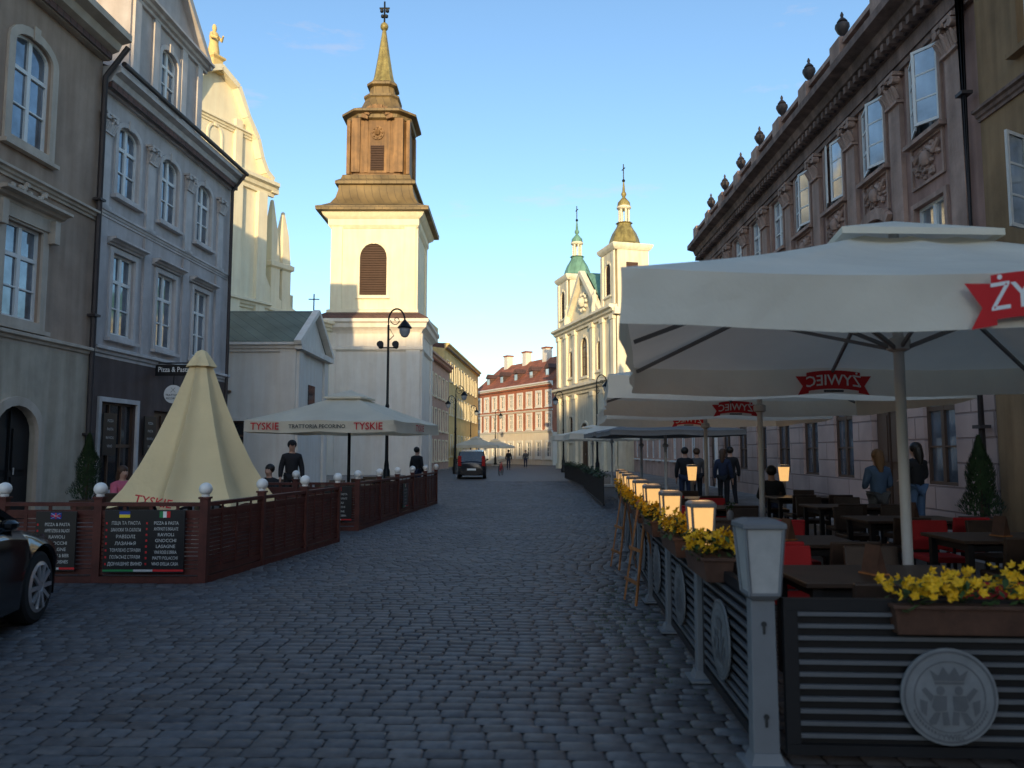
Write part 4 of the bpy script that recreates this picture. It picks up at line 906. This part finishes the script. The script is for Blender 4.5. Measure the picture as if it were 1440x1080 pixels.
menu('wide menu board in two languages on the front of left fence',(-4.48,9.5,.13),.98,.76,[('ua',['ПІЦА ТА ПАСТА','ЗАКУСКИ ТА САЛАТИ','РАВІОЛІ','ЛАЗАНЬЯ','ТОМЛЕНІ СТРАВИ','ПОЛЬСЬКІ СТРАВИ','ДОМАШНЄ ВИНО']),('it',it)])
menu('narrower menu board with British flag near the black car',(-5.58,9.53,.15),.50,.72,[('uk',['PIZZA & PASTA','APPETIZERS & SALADS','RAVIOLI','GNOCCHI','LASAGNE','RED WINE & BEER','POLISH DISHES'])])
menu('small menu board on the end of the second red fence',(-3.52,15.7,.2),.55,.7,[('it',it[:6])])
menu('small menu board on the street side of second red fence',(-2.72,19.6,.2),.5,.6,[('it',it[:5])],R(84))
# ------------------------------------------------------------------ SIGNS ON LILAC HOUSE
t=thing('hanging_sign','black projecting sign reading Pizza & Pasta on the lilac house','sign',(-10.6,22.5,0))
MB().box(0.1,1.2,-.03,.03,3.82,4.15).build('panel','board',t,False,bevel=.004); tx=MB(); text(tx,'Pizza & Pasta',.21,(.65,-.035,4.0),xs=.84); tx.build('lettering','whiteink',t,False)
MB().path([(0,0,4.2),(1.25,0,4.2)],.02).build('bracket','iron',t)
t=thing('hanging_sign','round white restaurant sign hanging below the black sign','sign',(-9.95,22.5,0))
MB().path([(0,-.02,3.28),(0,.02,3.28)],.27,32).build('disc','whiteink',t); MB().path([(0,0,3.5),(0,0,3.85)],.012).build('chain','iron',t)
for s_,z_ in(('TRATTORIA',3.25),('PECORINO',3.15)): text(MB(),s_,.08,(0,-.03,z_)).build('lettering','blackink',t,False)
for sx in(-1,1): MB().beam((-.07*sx,-.028-.001*sx,3.33),(.06*sx,-.028-.001*sx,3.47),.014,.004).build('fork_emblem','blackink',t,False)
for i,(Y,w_) in enumerate(((20.1,.0),(22.1,0),(26.0,0))):
    t=thing('menu_board',['black wall menu nearest on the dark shop front','black wall menu left of the shop door','black wall menu right of the shop door'][i],'sign',(lonF(Y,.12)[0],Y,0),R(LR))
    MB().box(-.3,.3,-.05,-.01,1.5,2.6).build('panel','board',t,False)
    for k,s in enumerate(('PIZZA','PASTA','RAVIOLI','VINO')): text(MB(),s,.1,(0,-.056,2.4-k*.22)).build('menu_line','menuink',t,False)
# ------------------------------------------------------------------ STREET LAMPS
def street_lamp(label,x,y,H=6.9,side=1,spots=False):
    t=thing('street_lamp',label,'street lamp',(x,y,0),0,'ornate crook street lamps')
    MB().lathe([(.2,0),(.2,.25),(.14,.35),(.13,.9),(.09,1.0),(.09,1.1),(.065,1.3),(.055,3.2),(.08,3.25),(.05,3.35),(.04,H-.9)],n=12).build('pole','iron',t)
    m=MB(); pts=[]; r=.3
    for i in range(15):
        a=PI-PI*1.05*i/14; pts.append((side*(r+r*math.cos(a)),0,H-.75+r*1.5*math.sin(a)))
    m.path([(0,0,H-1)]+pts,.032,8); 
    sp=[]
    for i in range(18):
        a=i*.42; rr_=.2*(1-i/19); sp.append((side*(.12+.15+rr_*math.cos(a+PI)),0,H-.72+rr_*math.sin(a+PI)))
    m.path(sp,.018,6); m.path([(0,0,H-1.5),(side*.2,0,H-1.3),(side*.05,0,H-1.05)],.018,6); m.build('crook','iron',t)
    lx=side*2*r; z=H-1.0
    m=MB(); m.lathe([(.03,.3),(.08,.24),(.18,.12),(.27,.0),(.25,-.03)],lx,0,14,z=z); m.lathe([(.02,0),(.02,.2)],lx,0,6,z=z+.2); m.build('lamp_shade','iron',t)
    MB().lathe([(.21,-.03),(.19,-.2),(.12,-.33),(.03,-.37)],lx,0,14,z=z).build('lamp_glass','glass_light',t)
    if spots:
        MB().path([(-.35,0,H-1.75),(.35,0,H-1.75)],.025).build('spotlight_bar','iron',t)
        for sx in(-1,1): MB().path([(sx*.28,-.12,H-1.62),(sx*.28,.14,H-1.7)],[.13,.08],10).build('spotlight','black',t)
    return t
street_lamp('tall ornate street lamp nearest, left of centre, with two spotlights',-4.55,28,7.15,1,True)
street_lamp('second ornate street lamp past the red fence beside dark van',-4.1,56,6.7,1)
street_lamp('ornate street lamp in front of the yellow house, third in line',-4.9,66,6.7,-1)
street_lamp('distant ornate lamp on left kerb of far street',-4.3,80,6.7,1)
street_lamp('distant ornate lamp before the brick and white row',-1.9,88,6.7,1)
street_lamp('ornate street lamp in front of the twin towered church',4.0,60,6.6,-1)
street_lamp('ornate street lamp rising behind the far white parasol',5.2,47,6.6,1)
# ------------------------------------------------------------------ TABLES AND CHAIRS
def make_table(label,cat='table'):
    t=thing('cafe_table',label,cat,(0,0,0),0,'cafe tables on the terraces')
    m=MB(); m.box(-.65,.65,-.4,.4,.72,.755); m.build('table_top','darkwood',t,False,bevel=.006)
    for sx in(-1,1):
        for sy in(-1,1): MB().box(sx*.56-.03,sx*.56+.03,sy*.32-.03,sy*.32+.03,.0,.72).build('leg','black',t,False)
    MB().box(-.55,.55,-.31,.31,.64,.7).build('apron','black',t,False)
    return t
def make_chair(label,seat='red',g='red seated cafe chairs',bh=.34):
    t=thing('cafe_chair',label,'chair',(0,0,0),0,g)
    MB().box(-.21,.21,-.21,.21,.43,.49).build('seat',seat,t,False,bevel=.015)
    m=MB(); X=Matrix.Translation((0,.21,.5))@Matrix.Rotation(R(-8),4,'X'); m.box(-.21,.21,-.02,.02,.02,bh,X); m.build('backrest',seat,t,False,bevel=.012)
    for sx in(-1,1):
        MB().beam((sx*.19,-.19,0),(sx*.18,-.18,.43),.03,.03).build('leg','black',t,False); MB().beam((sx*.19,.23,0),(sx*.19,.2,.5),.03,.03).build('leg','black',t,False)
    return t
ordn=['first','second','third','fourth','fifth','sixth']; T0=None; PROT={}
def put_chair(kind,lab,loc,rz):
    if kind not in PROT:
        PROT[kind]=make_chair(lab,kind,{'red':'red cafe chairs of the right terrace','darkwood':'dark cafe chairs'}[kind]); PROT[kind].location=loc; PROT[kind].rotation_euler=(0,0,rz)
    else: dup(PROT[kind],loc,rz,lab)
rows=[('fence side',[(2.55,5.45),(2.6,7.5),(2.75,9.6),(2.95,11.9),(3.1,14.3)]),('wall side',[(4.9,5.6),(4.95,7.8),(5.0,9.9),(5.3,12.2),(5.5,14.6)])]
redset={(0,0,2),(0,0,1),(0,1,0),(0,1,3),(0,2,1),(0,2,2),(0,3,0),(1,0,0),(1,0,3),(1,1,2),(1,2,1),(0,4,0),(0,3,3)}
for ri,(rn,lst) in enumerate(rows):
    for i,(x,y) in enumerate(lst):
        lab=f'{ordn[i]} dark wooden table from the camera on the {rn} of right terrace'
        if T0 is None: T0=make_table(lab); T0.location=(x,y,0)
        else: dup(T0,(x,y,0),0,lab)
        for j,(dx,dy,rz) in enumerate(((-.33,-.62,PI),(.33,-.62,PI),(-.33,.62,0),(.33,.62,0))):
            k='red' if (ri,i,j) in redset else 'darkwood'
            lab=f'{"red" if k=="red" else "dark"} chair, {("near left","near right","far left","far right")[j]} corner of {ordn[i]} {rn} table'
            put_chair(k,lab,(x+dx,y+dy,0),rz+random.uniform(-.12,.12))
for i,(x,y) in enumerate([(-4.6,17.3),(-6.6,17.6),(-4.3,19.8),(-6.2,20.6),(-4.0,22.8),(-7.2,15.2)]):
    dup(T0,(x,y,0),0,f'{ordn[i]} dark table from the front on the left terrace')
    for j,(dx,dy,rz) in enumerate(((-.33,-.62,PI),(.33,-.62,PI),(-.33,.62,0),(.33,.62,0))):
        put_chair('darkwood',f'dark wooden chair, {("near left","near right","far left","far right")[j]} corner of {ordn[i]} left terrace table',(x+dx,y+dy,0),rz+random.uniform(-.15,.15))
def stand_lamp(label,x,y):
    t=thing('floor_lantern',label,'lamp',(x,y,0),0,'glowing lanterns inside the right terrace')
    MB().box(-.03,.03,-.03,.03,0,.95).build('post','metal',t,False); MB().box(-.14,.14,-.14,.14,0,.03).build('base','metal',t,False)
    MB().frus(0,0,.95,1.26,.07,.07,.095,.095).build('lamp_glass','lampglass_lit',t,False); MB().frus(0,0,1.26,1.31,.115,.115,.09,.09).build('lamp_cap','metal',t,False)
    L=bpy.data.lights.new('lamp_light','POINT'); L.energy=3; L.color=(1,.6,.25); L.shadow_soft_size=.08
    o=bpy.data.objects.new('bulb_light',L); C.objects.link(o); o.parent=t; o.location=(0,0,1.4)
stand_lamp('glowing square lantern near the wall behind dark tables',6.05,17.2); stand_lamp('glowing square lantern in mid terrace behind second parasol pole',4.1,17.6)
def tabletop(kind,label,x,y,seed=0):
    if kind=='vase':
        t=thing('vase',label,'vase',(x,y,.757),0,'small things on the cafe tables')
        MB().lathe([(.03,0),(.045,.03),(.04,.09),(.02,.12),(.026,.14)],n=12).build('body','emblem_grey',t)
        f=MB(); rnd=random.Random(seed)
        for i in range(30): c=Vector((rnd.gauss(0,.03),rnd.gauss(0,.03),rnd.uniform(.13,.22))); f.add([c+Vector((-.012,0,0)),c+Vector((0,0,.02)),c+Vector((.012,.01,0)),c+Vector((0,0,-.012))],[(0,1,2,3)])
        f.build('foliage','leaf',t,False)
    else:
        t=thing('menu_holder',label,'menu',(x,y,.757),.3,'small things on the cafe tables')
        MB().prism([(-.05,0),(0,.2),(.05,0)],'y',-.07,.07).build('card','planter',t,False); MB().box(-.06,.06,-.08,.08,.0,.012).build('foot','oak',t,False)
for i,(k,x,y) in enumerate((('card',2.5,5.4),('vase',4.75,5.6),('card',4.9,7.8),('card',2.65,7.5),('vase',2.7,9.6),('card',5.1,9.9))):
    tabletop(k,('small grey vase with green sprig' if k=='vase' else 'folded brown table card on wooden foot')+' on the '+('first','first','second','second','third','third')[i]+(' fence side',' wall side',' wall side',' fence side',' fence side',' wall side')[i]+' table',x,y,i)
# ------------------------------------------------------------------ FAR TERRACE FENCE ON RIGHT
def plantfence(label,p,q,seed):
    p=Vector(p);q=Vector(q); L=(q-p).length; t=thing('planted_fence',label,'fence',(p.x,p.y,0),math.atan2((q-p).y,(q-p).x))
    m=MB(); m.box(0,L,-.02,.02,.9,.95); m.box(0,L,-.02,.02,.1,.15)
    for i in range(int(L/.09)): m.box(i*.09,i*.09+.03,-.01,.01,.15,.9)
    m.build('railing','black',t,False)
    rnd=random.Random(seed); f=MB()
    for i in range(int(L*110)):
        x=rnd.uniform(0,L); b_=.5+.5*math.sin(x*2.3+seed); c=Vector((x,rnd.gauss(0,.08),.9+rnd.uniform(-.08,.2)*b_))
        a=rnd.uniform(0,6.3); e=Vector((math.cos(a),math.sin(a),rnd.uniform(-.6,.8)))*.045; u=Vector((-math.sin(a),math.cos(a),.3))*.022; f.add([c-e,c+u,c+e,c-u],[(0,1,2,3)])
    f.build('foliage','leaf_dark',t,False)
plantfence('black railing with green plants along the far right terrace',(2.55,21.5),(2.9,31),2)
plantfence('further planted railing towards the twin towered church',(3.1,33),(3.0,44),5)
def conifer(label,x,y,h,r,seed,potm='planter',z0=.1):
    t=thing('potted_conifer',label,'plant',(x,y,z0)); rnd=random.Random(seed)
    m=MB(); m.frus(0,0,0,.4,.2,.2,.24,.24); m.box(-.25,.25,-.25,.25,.38,.42); m.build('pot',potm,t,False)
    MB().path([(0,0,.35),(0,0,h*.9)],[.035,.01],6).build('trunk','bark',t)
    f=MB()
    for i in range(4200):
        u=rnd.random()**.8; z=.45+u*(h-.45); rr_=r*(1-u)**.75*(.72+.3*rnd.random())*(1+.18*math.sin(z*9+seed)); a=rnd.uniform(0,2*PI)
        if u<.08: rr_*=.6+4*u
        c=Vector((rr_*math.cos(a),rr_*math.sin(a),z)); e=Vector((math.cos(a)*.5,math.sin(a)*.5,1)).normalized()*rnd.uniform(.025,.06); s=Vector((-math.sin(a),math.cos(a),rnd.uniform(-.3,.3)))*.012
        f.add([c-e*.5,c+s,c+e,c-s],[(0,1,2,3)])
    f.build('foliage','leaf_dark',t,False)
conifer('dark green potted conifer by the pink wall at right',7.75,12.8,1.75,.36,3)
conifer('dark green potted conifer before the brown house at left',-9.55,17.4,1.9,.40,9)
# ------------------------------------------------------------------ CARS
def car(name,label,loc,rz,paint,kind='car'):
    t=thing('parked_'+name,label,name,loc,rz)
    L=4.4 if kind=='car' else 4.6; van=kind!='car'
    top=[(-2.2,.62),(-2.15,.78),(-1.9,.9),(-1.2,.97),(0,.95),(.75,.93),(1.2,.88),(1.7,.80),(2.05,.69),(2.17,.57),(2.2,.45)]
    if van: top=[(-2.25,.9),(-2.2,1.0),(-1.9,1.03),(0,1.03),(.9,1.02),(1.4,.98),(1.8,.9),(2.1,.78),(2.2,.6),(2.25,.5)]
    xs=np.linspace(top[0][0],top[-1][0],120); wx=(-1.35,1.38)
    vs=[];K=None
    for x in xs:
        zt=np.interp(x,[a for a,_ in top],[b for _,b in top]); u=abs(x)/L*2; hw=.88-.16*max(0,u-.72)/.28*max(0,u-.72)/.28*1.6
        zb=.2+.1*max(0,u-.85)/.15
        ar=0
        for c in wx:
            if abs(x-c)<.38: ar=max(ar,.33+math.sqrt(.38**2-(x-c)**2))
        lo=max(zb,ar); lo=min(lo,zt-.1)
        half=[(0,.2 if not ar else .3),(hw-.22,.2 if not ar else .3),(hw-.2,lo),(hw-.01,lo),(hw,max(lo+.01,zb+.22)),(hw+.015,max(lo+.02,.58*zt+.1)),(hw-.02,max(lo+.03,zt-.09)),(hw-.12,zt-.01),(hw-.4,zt+.03),(0,zt+.05)]
        row=[(x,-a,b) for a,b in half]+[(x,a,b) for a,b in half[::-1]][1:-1]
        K=len(row); vs+=row
    n=len(xs); fs=[(i*K+k,i*K+(k+1)%K,(i+1)*K+(k+1)%K,(i+1)*K+k) for i in range(n-1) for k in range(K)]+[tuple(range(K)),tuple((n-1)*K+k for k in range(K))]
    MB().add(vs,fs).build('body',paint,t,True,ang=40)
    g=[(-1.95,.95,.68),(-1.35,1.38,.6),(-.6,1.45,.6),(.1,1.42,.6),(1.05,.95,.7)] if not van else [(-2.18,1.0,.76),(-1.95,1.6,.68),(-.8,1.7,.68),(.3,1.64,.66),(1.25,1.0,.74)]
    zb=.9 if not van else 1.0
    m=MB(); vs=[]
    for x,z,w in g: vs+=[(x,-.8,zb),(x,-w,z),(x,w,z),(x,.8,zb)]
    m.add(vs,[(i*4+k,i*4+k+1,(i+1)*4+k+1,(i+1)*4+k) for i in range(len(g)-1) for k in range(3)]+[(0,1,2,3),tuple(4*(len(g)-1)+k for k in range(4))]); m.build('windows','glass_dark',t,False)
    m=MB(); vs=[]
    gg=g[1:4]
    for x,z,w in gg: vs+=[(x,-w-.02,z-.06),(x,-w+.06,z+.015),(x,w-.06,z+.015),(x,w+.02,z-.06)]
    m.add(vs,[(i*4+k,i*4+k+1,(i+1)*4+k+1,(i+1)*4+k) for i in range(2) for k in range(3)])
    for sy in(-1,1):
        for i in(0,3): a=g[i];b=g[i+1]; m.beam((a[0],sy*(a[2]+.06 if a[1]<1.1 else a[2]+.01),a[1]),(b[0],sy*(b[2]+.06 if b[1]<1.1 else b[2]+.01),b[1]),.06,.05)
        m.beam((-.5,sy*.62,g[2][1]-.02),(-.45,sy*.81,zb),.07,.03)
    m.build('roof',paint,t,True)
    for c in wx:
        for sy in(-1,1):
            o=MB(); o.path([(c,sy*.66,.33),(c,sy*.68,.33),(c,sy*.85,.33),(c,sy*.87,.33)],[.29,.33,.33,.30],32); w=o.build('wheel','rubber',t,True,ang=30)
            r_=MB(); 
            for k in range(10):
                a=2*PI*k/10; r_.beam((c+.04*math.cos(a),sy*.875,.33+.04*math.sin(a)),(c+.21*math.cos(a),sy*.88,.33+.21*math.sin(a)),.03,.035)
            n2=32; 
            r_.path([(c,sy*.86,.33),(c,sy*.885,.33)],.05,14); vs=[]
            for k in range(n2): a=2*PI*k/n2; vs+=[(c+.235*math.cos(a),sy*.872,.33+.235*math.sin(a)),(c+.2*math.cos(a),sy*.885,.33+.2*math.sin(a))]
            r_.add(vs,[(2*k,2*((k+1)%n2),2*((k+1)%n2)+1,2*k+1) for k in range(n2)]); r_.build('rim','alloy',w)
    for sy in(-1,1):
        h=MB(); h.ball((2.02,sy*.62,.62),.13,12,.6); h.build('headlight','headlight',t)
        h=MB(); z=.85 if van else .75; h.box(-2.27 if van else -2.21,-2.1,sy*.7-.1,sy*.7+.1,z-.1,z+.12 if not van else z+.5); h.build('taillight','taillight',t,bevel=.02)
        mx_=.55 if not van else .72; m_=MB(); m_.ball((mx_,sy*.93,.98 if not van else 1.1),.08,10,.6); m_.path([(mx_,sy*.82,.96 if not van else 1.05),(mx_,sy*.93,.98 if not van else 1.08)],.025); m_.build('wing_mirror',paint,t)
        for x in(-.25,-1.15):
            d_=MB(); d_.path([(x,sy*.9,.8),(x+.18,sy*.9,.8)],.014); d_.build('door_handle','alloy',t)
    MB().box(2.14,2.215,-.35,.35,.35,.47).build('grille','black',t,bevel=.01)
    MB().box(-2.275 if van else -2.215,-2.2,-.26,.26,.5,.61).build('number_plate','whiteink',t)
    return t
car('car','glossy black car at the left edge with only its wheel and wing in view',(-5.08,5.88,0),R(100),'carpaint')
car('van','dark people carrier parked on the left of far street, seen from behind',(-2.45,47.5,0),R(92),'carpaint2','van')
# ------------------------------------------------------------------ BICYCLE
t=thing('bicycle','red bicycle leaning beside the dark people carrier','bicycle',(-.75,52,0),R(80))
for x in(-.52,.52):
    m=MB(); pts=[(x+.33*math.cos(a),0,.34+.33*math.sin(a)) for a in[2*PI*k/24 for k in range(25)]]; m.path(pts,.018,6,False)
    for k in range(8): a=PI*k/8; m.path([(x-.32*math.cos(a),0,.34-.32*math.sin(a)),(x+.32*math.cos(a),0,.34+.32*math.sin(a))],.003,4)
    m.build('wheel','rubber',t)
m=MB()
for a,b in(((-.52,.34),(-.12,.3)),((-.12,.3),(.34,.8)),((-.12,.3),(-.25,.85)),((-.25,.75),(.32,.8)),((-.52,.34),(-.24,.72)),((.52,.34),(.33,.9))): m.path([(a[0],0,a[1]),(b[0],0,b[1])],.02,6)
m.build('frame','redink',t); MB().path([(.3,-.28,.98),(.33,0,.95),(.3,.28,.98)],.015).build('handlebar','black',t); MB().box(-.36,-.14,-.06,.06,.86,.91).build('saddle','black',t,bevel=.02)
# ------------------------------------------------------------------ PEOPLE (front is -Y)
def skin(V,E,Rr,name,m,parent):
    me=bpy.data.meshes.new(name); me.from_pydata(V,E,[]); ob=bpy.data.objects.new(name,me); C.objects.link(ob)
    s=ob.modifiers.new('s','SKIN'); s.use_smooth_shade=True; sv=me.skin_vertices[0].data
    for i,r in enumerate(Rr): sv[i].radius=(r,r) if not isinstance(r,tuple) else r
    sv[0].use_root=True
    q=ob.modifiers.new('u','SUBSURF'); q.levels=1; q.render_levels=1
    dg=bpy.context.evaluated_depsgraph_get(); dg.update(); m2=bpy.data.meshes.new_from_object(ob.evaluated_get(dg)); bpy.data.objects.remove(ob)
    m2.materials.clear(); m2.materials.append(M[m]); o=bpy.data.objects.new(name,m2); C.objects.link(o); o.parent=parent; return o
def person(label,loc,rz,pose='stand',h=1.75,top='darkcloth',bot='navy',hair='hair_dark',long=False,cap=False,arm='down'):
    t=thing('person',label,'person',loc,rz); t.scale=(h/1.75,)*3
    if pose=='sit':
        dz=-.45
        lg=[((.09,.02,.5)),((.12,-.4,.52)),((.12,-.38,.1)),((.12,-.52,.05))]
    else:
        dz=0; lg=[((.09,0,.92)),((.1,-.02,.5)),((.1,.03,.09)),((.11,-.13,.04))]
    V=[(0,0,.96+dz),(0,.0,1.12+dz),(0,.01,1.3+dz),(0,.01,1.41+dz),(0,0,1.51+dz),(0,-.01,1.575+dz),(0,-.012,1.65+dz),(0,-.005,1.72+dz)]
    Rr=[.11,.10,.11,.085,.048,.07,.088,.062]; E=[(i,i+1) for i in range(7)]
    V.append((0,-.115,1.61+dz)); Rr.append(.014); E.append((5,8))
    jacketV=[(0,0,.90+dz),(0,0,1.12+dz),(0,.01,1.3+dz),(0,.01,1.41+dz),(0,.01,1.50+dz)]; jR=[(.17,.13),(.15,.13),(.18,.14),(.13,.11),.075]; jE=[(0,1),(1,2),(2,3),(3,4)]
    tV=[(0,0,.97+dz)]; tR=[.125]; tE=[]
    for sx in(-1,1):
        sh=(sx*.165,.01,1.385+dz)
        if arm=='front': el=(sx*.24,.0,1.13+dz); wr=(sx*.13,-.22,1.08+dz)
        elif arm=='table' : el=(sx*.24,-.1,1.12+dz); wr=(sx*.16,-.36,1.22+dz)
        else: el=(sx*.235,.03,1.13+dz); wr=(sx*.25,-.04,.89+dz)
        sh,el,wr=Vector(sh),Vector(el),Vector(wr); d_=(wr-el).normalized(); pa=wr+d_*.08
        b=len(V); V+=[tuple(sh),tuple(el),tuple(wr),tuple(pa)]; Rr+=[.05,.042,.027,.03]; E+=[(3,b),(b,b+1),(b+1,b+2),(b+2,b+3)]
        side=Vector((0,1,0)) if arm=='down' else Vector((1,0,0))
        for k,(o_,ln) in enumerate(((-.03,.075),(-.01,.085),(.01,.08),(.03,.065))):
            f1=pa+d_*.045+side*o_; f2=pa+d_*(.02+ln)+side*o_+Vector((-sx*.012,-.01,0)); c=len(V); V+=[tuple(f1),tuple(f2)]; Rr+=[.009,.007]; E+=[(b+3,c),(c,c+1)]
        th=wr+d_*.05+side*(-.05); c=len(V); V.append(tuple(th)); Rr.append(.009); E.append((b+2,c))
        jb=len(jacketV); jacketV+=[tuple(sh),tuple(el),tuple(wr-d_*.01)]; jR+=[.085,.066,.048]; jE+=[(3,jb),(jb,jb+1),(jb+1,jb+2)]
        L=[Vector((sx*a[0],a[1],a[2])) for a in lg]
        if pose=='walk': k=sx*.14; L[1].y-=k*.6+.02; L[2].y-=k*1.5-.05*(sx<0); L[3].y-=k*1.5
        c=len(V); V+=[tuple(p) for p in L]; Rr+=[.08,.055,.036,.034]; E+=[(0,c),(c,c+1),(c+1,c+2),(c+2,c+3)]
        c=len(tV); tV+=[tuple(L[0]),tuple(L[1]),tuple(L[2]+Vector((0,0,.02)))]; tR+=[.105,.074,.056]; tE+=[(0,c),(c,c+1),(c+1,c+2)]
        sh_=MB(); sh_.path([tuple(L[2]+Vector((0,.06,-.045))),tuple(L[2]+Vector((0,0,-.035))),tuple(L[3]+Vector((0,0,0))),tuple(L[3]+Vector((0,-.07,-.01)))],[.03,.05,.042,.025],8); sh_.build('shoe','blackink',t)
    skin(V,E,Rr,'body','skin',t); skin(jacketV,jE,jR,'jacket',top,t); skin(tV,tE,tR,'trousers',bot,t)
    hz=MB(); hz.ball((0,.022,1.675+dz),.108,14,1.0)
    if long: hz.path([(0,.05,1.66+dz),(0,.085,1.52+dz),(0,.11,1.36+dz)],[.09,.085,.04],10)
    if cap: hz.path([(0,-.06,1.71+dz),(0,-.17,1.69+dz)],[.07,.05],10)
    hz.build('cap' if cap else 'hair','darkcloth' if cap else hair,t)
    return t
person('woman in blue denim jacket seen from behind on right terrace',(6.1,12.9,.0),R(185),'stand',1.62,'denim','greycloth','hair_fair',True,arm='front')
person('woman in black coat and jeans next to the one in denim',(6.95,13.3,.1),R(200),'stand',1.64,'darkcloth','denim','hair_dark',True,arm='front')
person('man in black cap and black top standing on the left terrace',(-5.45,19.1,0),R(20),'stand',1.86,'darkcloth','darkcloth','hair_dark',cap=True,arm='down')
person('seated guest in dark jacket behind the closed parasol',(-5.4,17.2,0),R(-20),'sit',1.75,'darkcloth','navy',arm='table')
person('seated guest in pink top nearest the dark shop front',(-7.75,15.4,0),R(60),'sit',1.75,'pinkcloth','navy','hair_brown',True,arm='table')
person('second seated guest in pink, further from the shop front',(-7.2,16.1,0),R(20),'sit',1.78,'pinkcloth','navy','hair_dark',True,arm='table')
person('person in dark clothes standing under the ivory parasol edge',(-3.3,26.8,0),R(150),'stand',1.74,'darkcloth','navy')
person('person in black walking away beyond the right terrace tables',(6.3,22.3,0),R(175),'walk',1.72,'darkcloth','darkcloth')
person('broad person in black left of the third parasol pole',(4.75,21.2,0),R(160),'stand',1.7,'darkcloth','navy')
person('person in grey jacket among the group on far right terrace',(5.4,22.6,0),R(190),'stand',1.68,'greycloth','darkcloth','hair_brown')
person('person in navy at the right of the standing group',(5.85,21.4,0),R(150),'stand',1.66,'navy','darkcloth','hair_brown',True)
person('seated guest in dark clothes at a far right table',(5.2,15.5,0),R(170),'sit',1.75,'darkcloth','navy',arm='table')
person('distant pedestrian in dark coat walking mid street',(-.3,68,0),R(180),'walk',1.75,'darkcloth','navy')
person('distant pedestrian in grey right of mid street',(1.3,74,0),R(0),'walk',1.72,'greycloth','navy','hair_brown')
# ------------------------------------------------------------------ WORLD, SUN, CAMERA
EL=8.2; AZ=180.
W=bpy.data.worlds.new('World'); S.world=W; W.use_nodes=True; n=W.node_tree.nodes; l=W.node_tree.links
bg=n['Background']; sky=n.new('ShaderNodeTexSky'); sky.sky_type='NISHITA'; sky.sun_disc=False; sky.sun_elevation=R(EL); sky.sun_rotation=R(AZ)
sky.air_density=1.0; sky.dust_density=.9; sky.ozone_density=2.4; sky.altitude=100
tc=n.new('ShaderNodeTexCoord'); mp=n.new('ShaderNodeMapping'); mp.inputs['Scale'].default_value=(2.2,2.2,9.); l.new(tc.outputs['Generated'],mp.inputs['Vector'])
ns=n.new('ShaderNodeTexNoise'); ns.inputs['Scale'].default_value=2.3; ns.inputs['Detail'].default_value=9; ns.inputs['Roughness'].default_value=.6; l.new(mp.outputs['Vector'],ns.inputs['Vector'])
cr=n.new('ShaderNodeValToRGB'); cr.color_ramp.elements[0].position=.60; cr.color_ramp.elements[1].position=.80; cr.color_ramp.elements[0].color=(0,0,0,1); cr.color_ramp.elements[1].color=(.55,.55,.55,1)
l.new(ns.outputs['Fac'],cr.inputs['Fac'])
mx=n.new('ShaderNodeMix'); mx.data_type='RGBA'; l.new(cr.outputs['Color'],mx.inputs[0]); l.new(sky.outputs[0],mx.inputs[6]); mx.inputs[7].default_value=(2.4,2.0,1.9,1)
l.new(mx.outputs[2],bg.inputs[0]); bg.inputs[1].default_value=.36
L=bpy.data.lights.new('Sun','SUN'); L.energy=5.0; L.angle=R(.5); L.color=(1,.76,.42)
so=bpy.data.objects.new('Sun',L); C.objects.link(so)
az=R(AZ); ts=Vector((math.sin(az)*math.cos(R(EL)),math.cos(az)*math.cos(R(EL)),math.sin(R(EL))))
so.rotation_euler=(-ts).to_track_quat('-Z','Y').to_euler()
cam=bpy.data.cameras.new('Camera'); cam.lens=27; cam.sensor_width=36; cam.clip_end=2000; cam.clip_start=.05
cam.dof.use_dof=True; cam.dof.focus_distance=20; cam.dof.aperture_fstop=2.2
co=bpy.data.objects.new('Camera',cam); C.objects.link(co); co.location=(0,0,1.6); co.rotation_euler=(R(90+5.03),0,0); S.camera=co
S.view_settings.view_transform='Standard'; S.view_settings.look='None'; S.view_settings.exposure=0
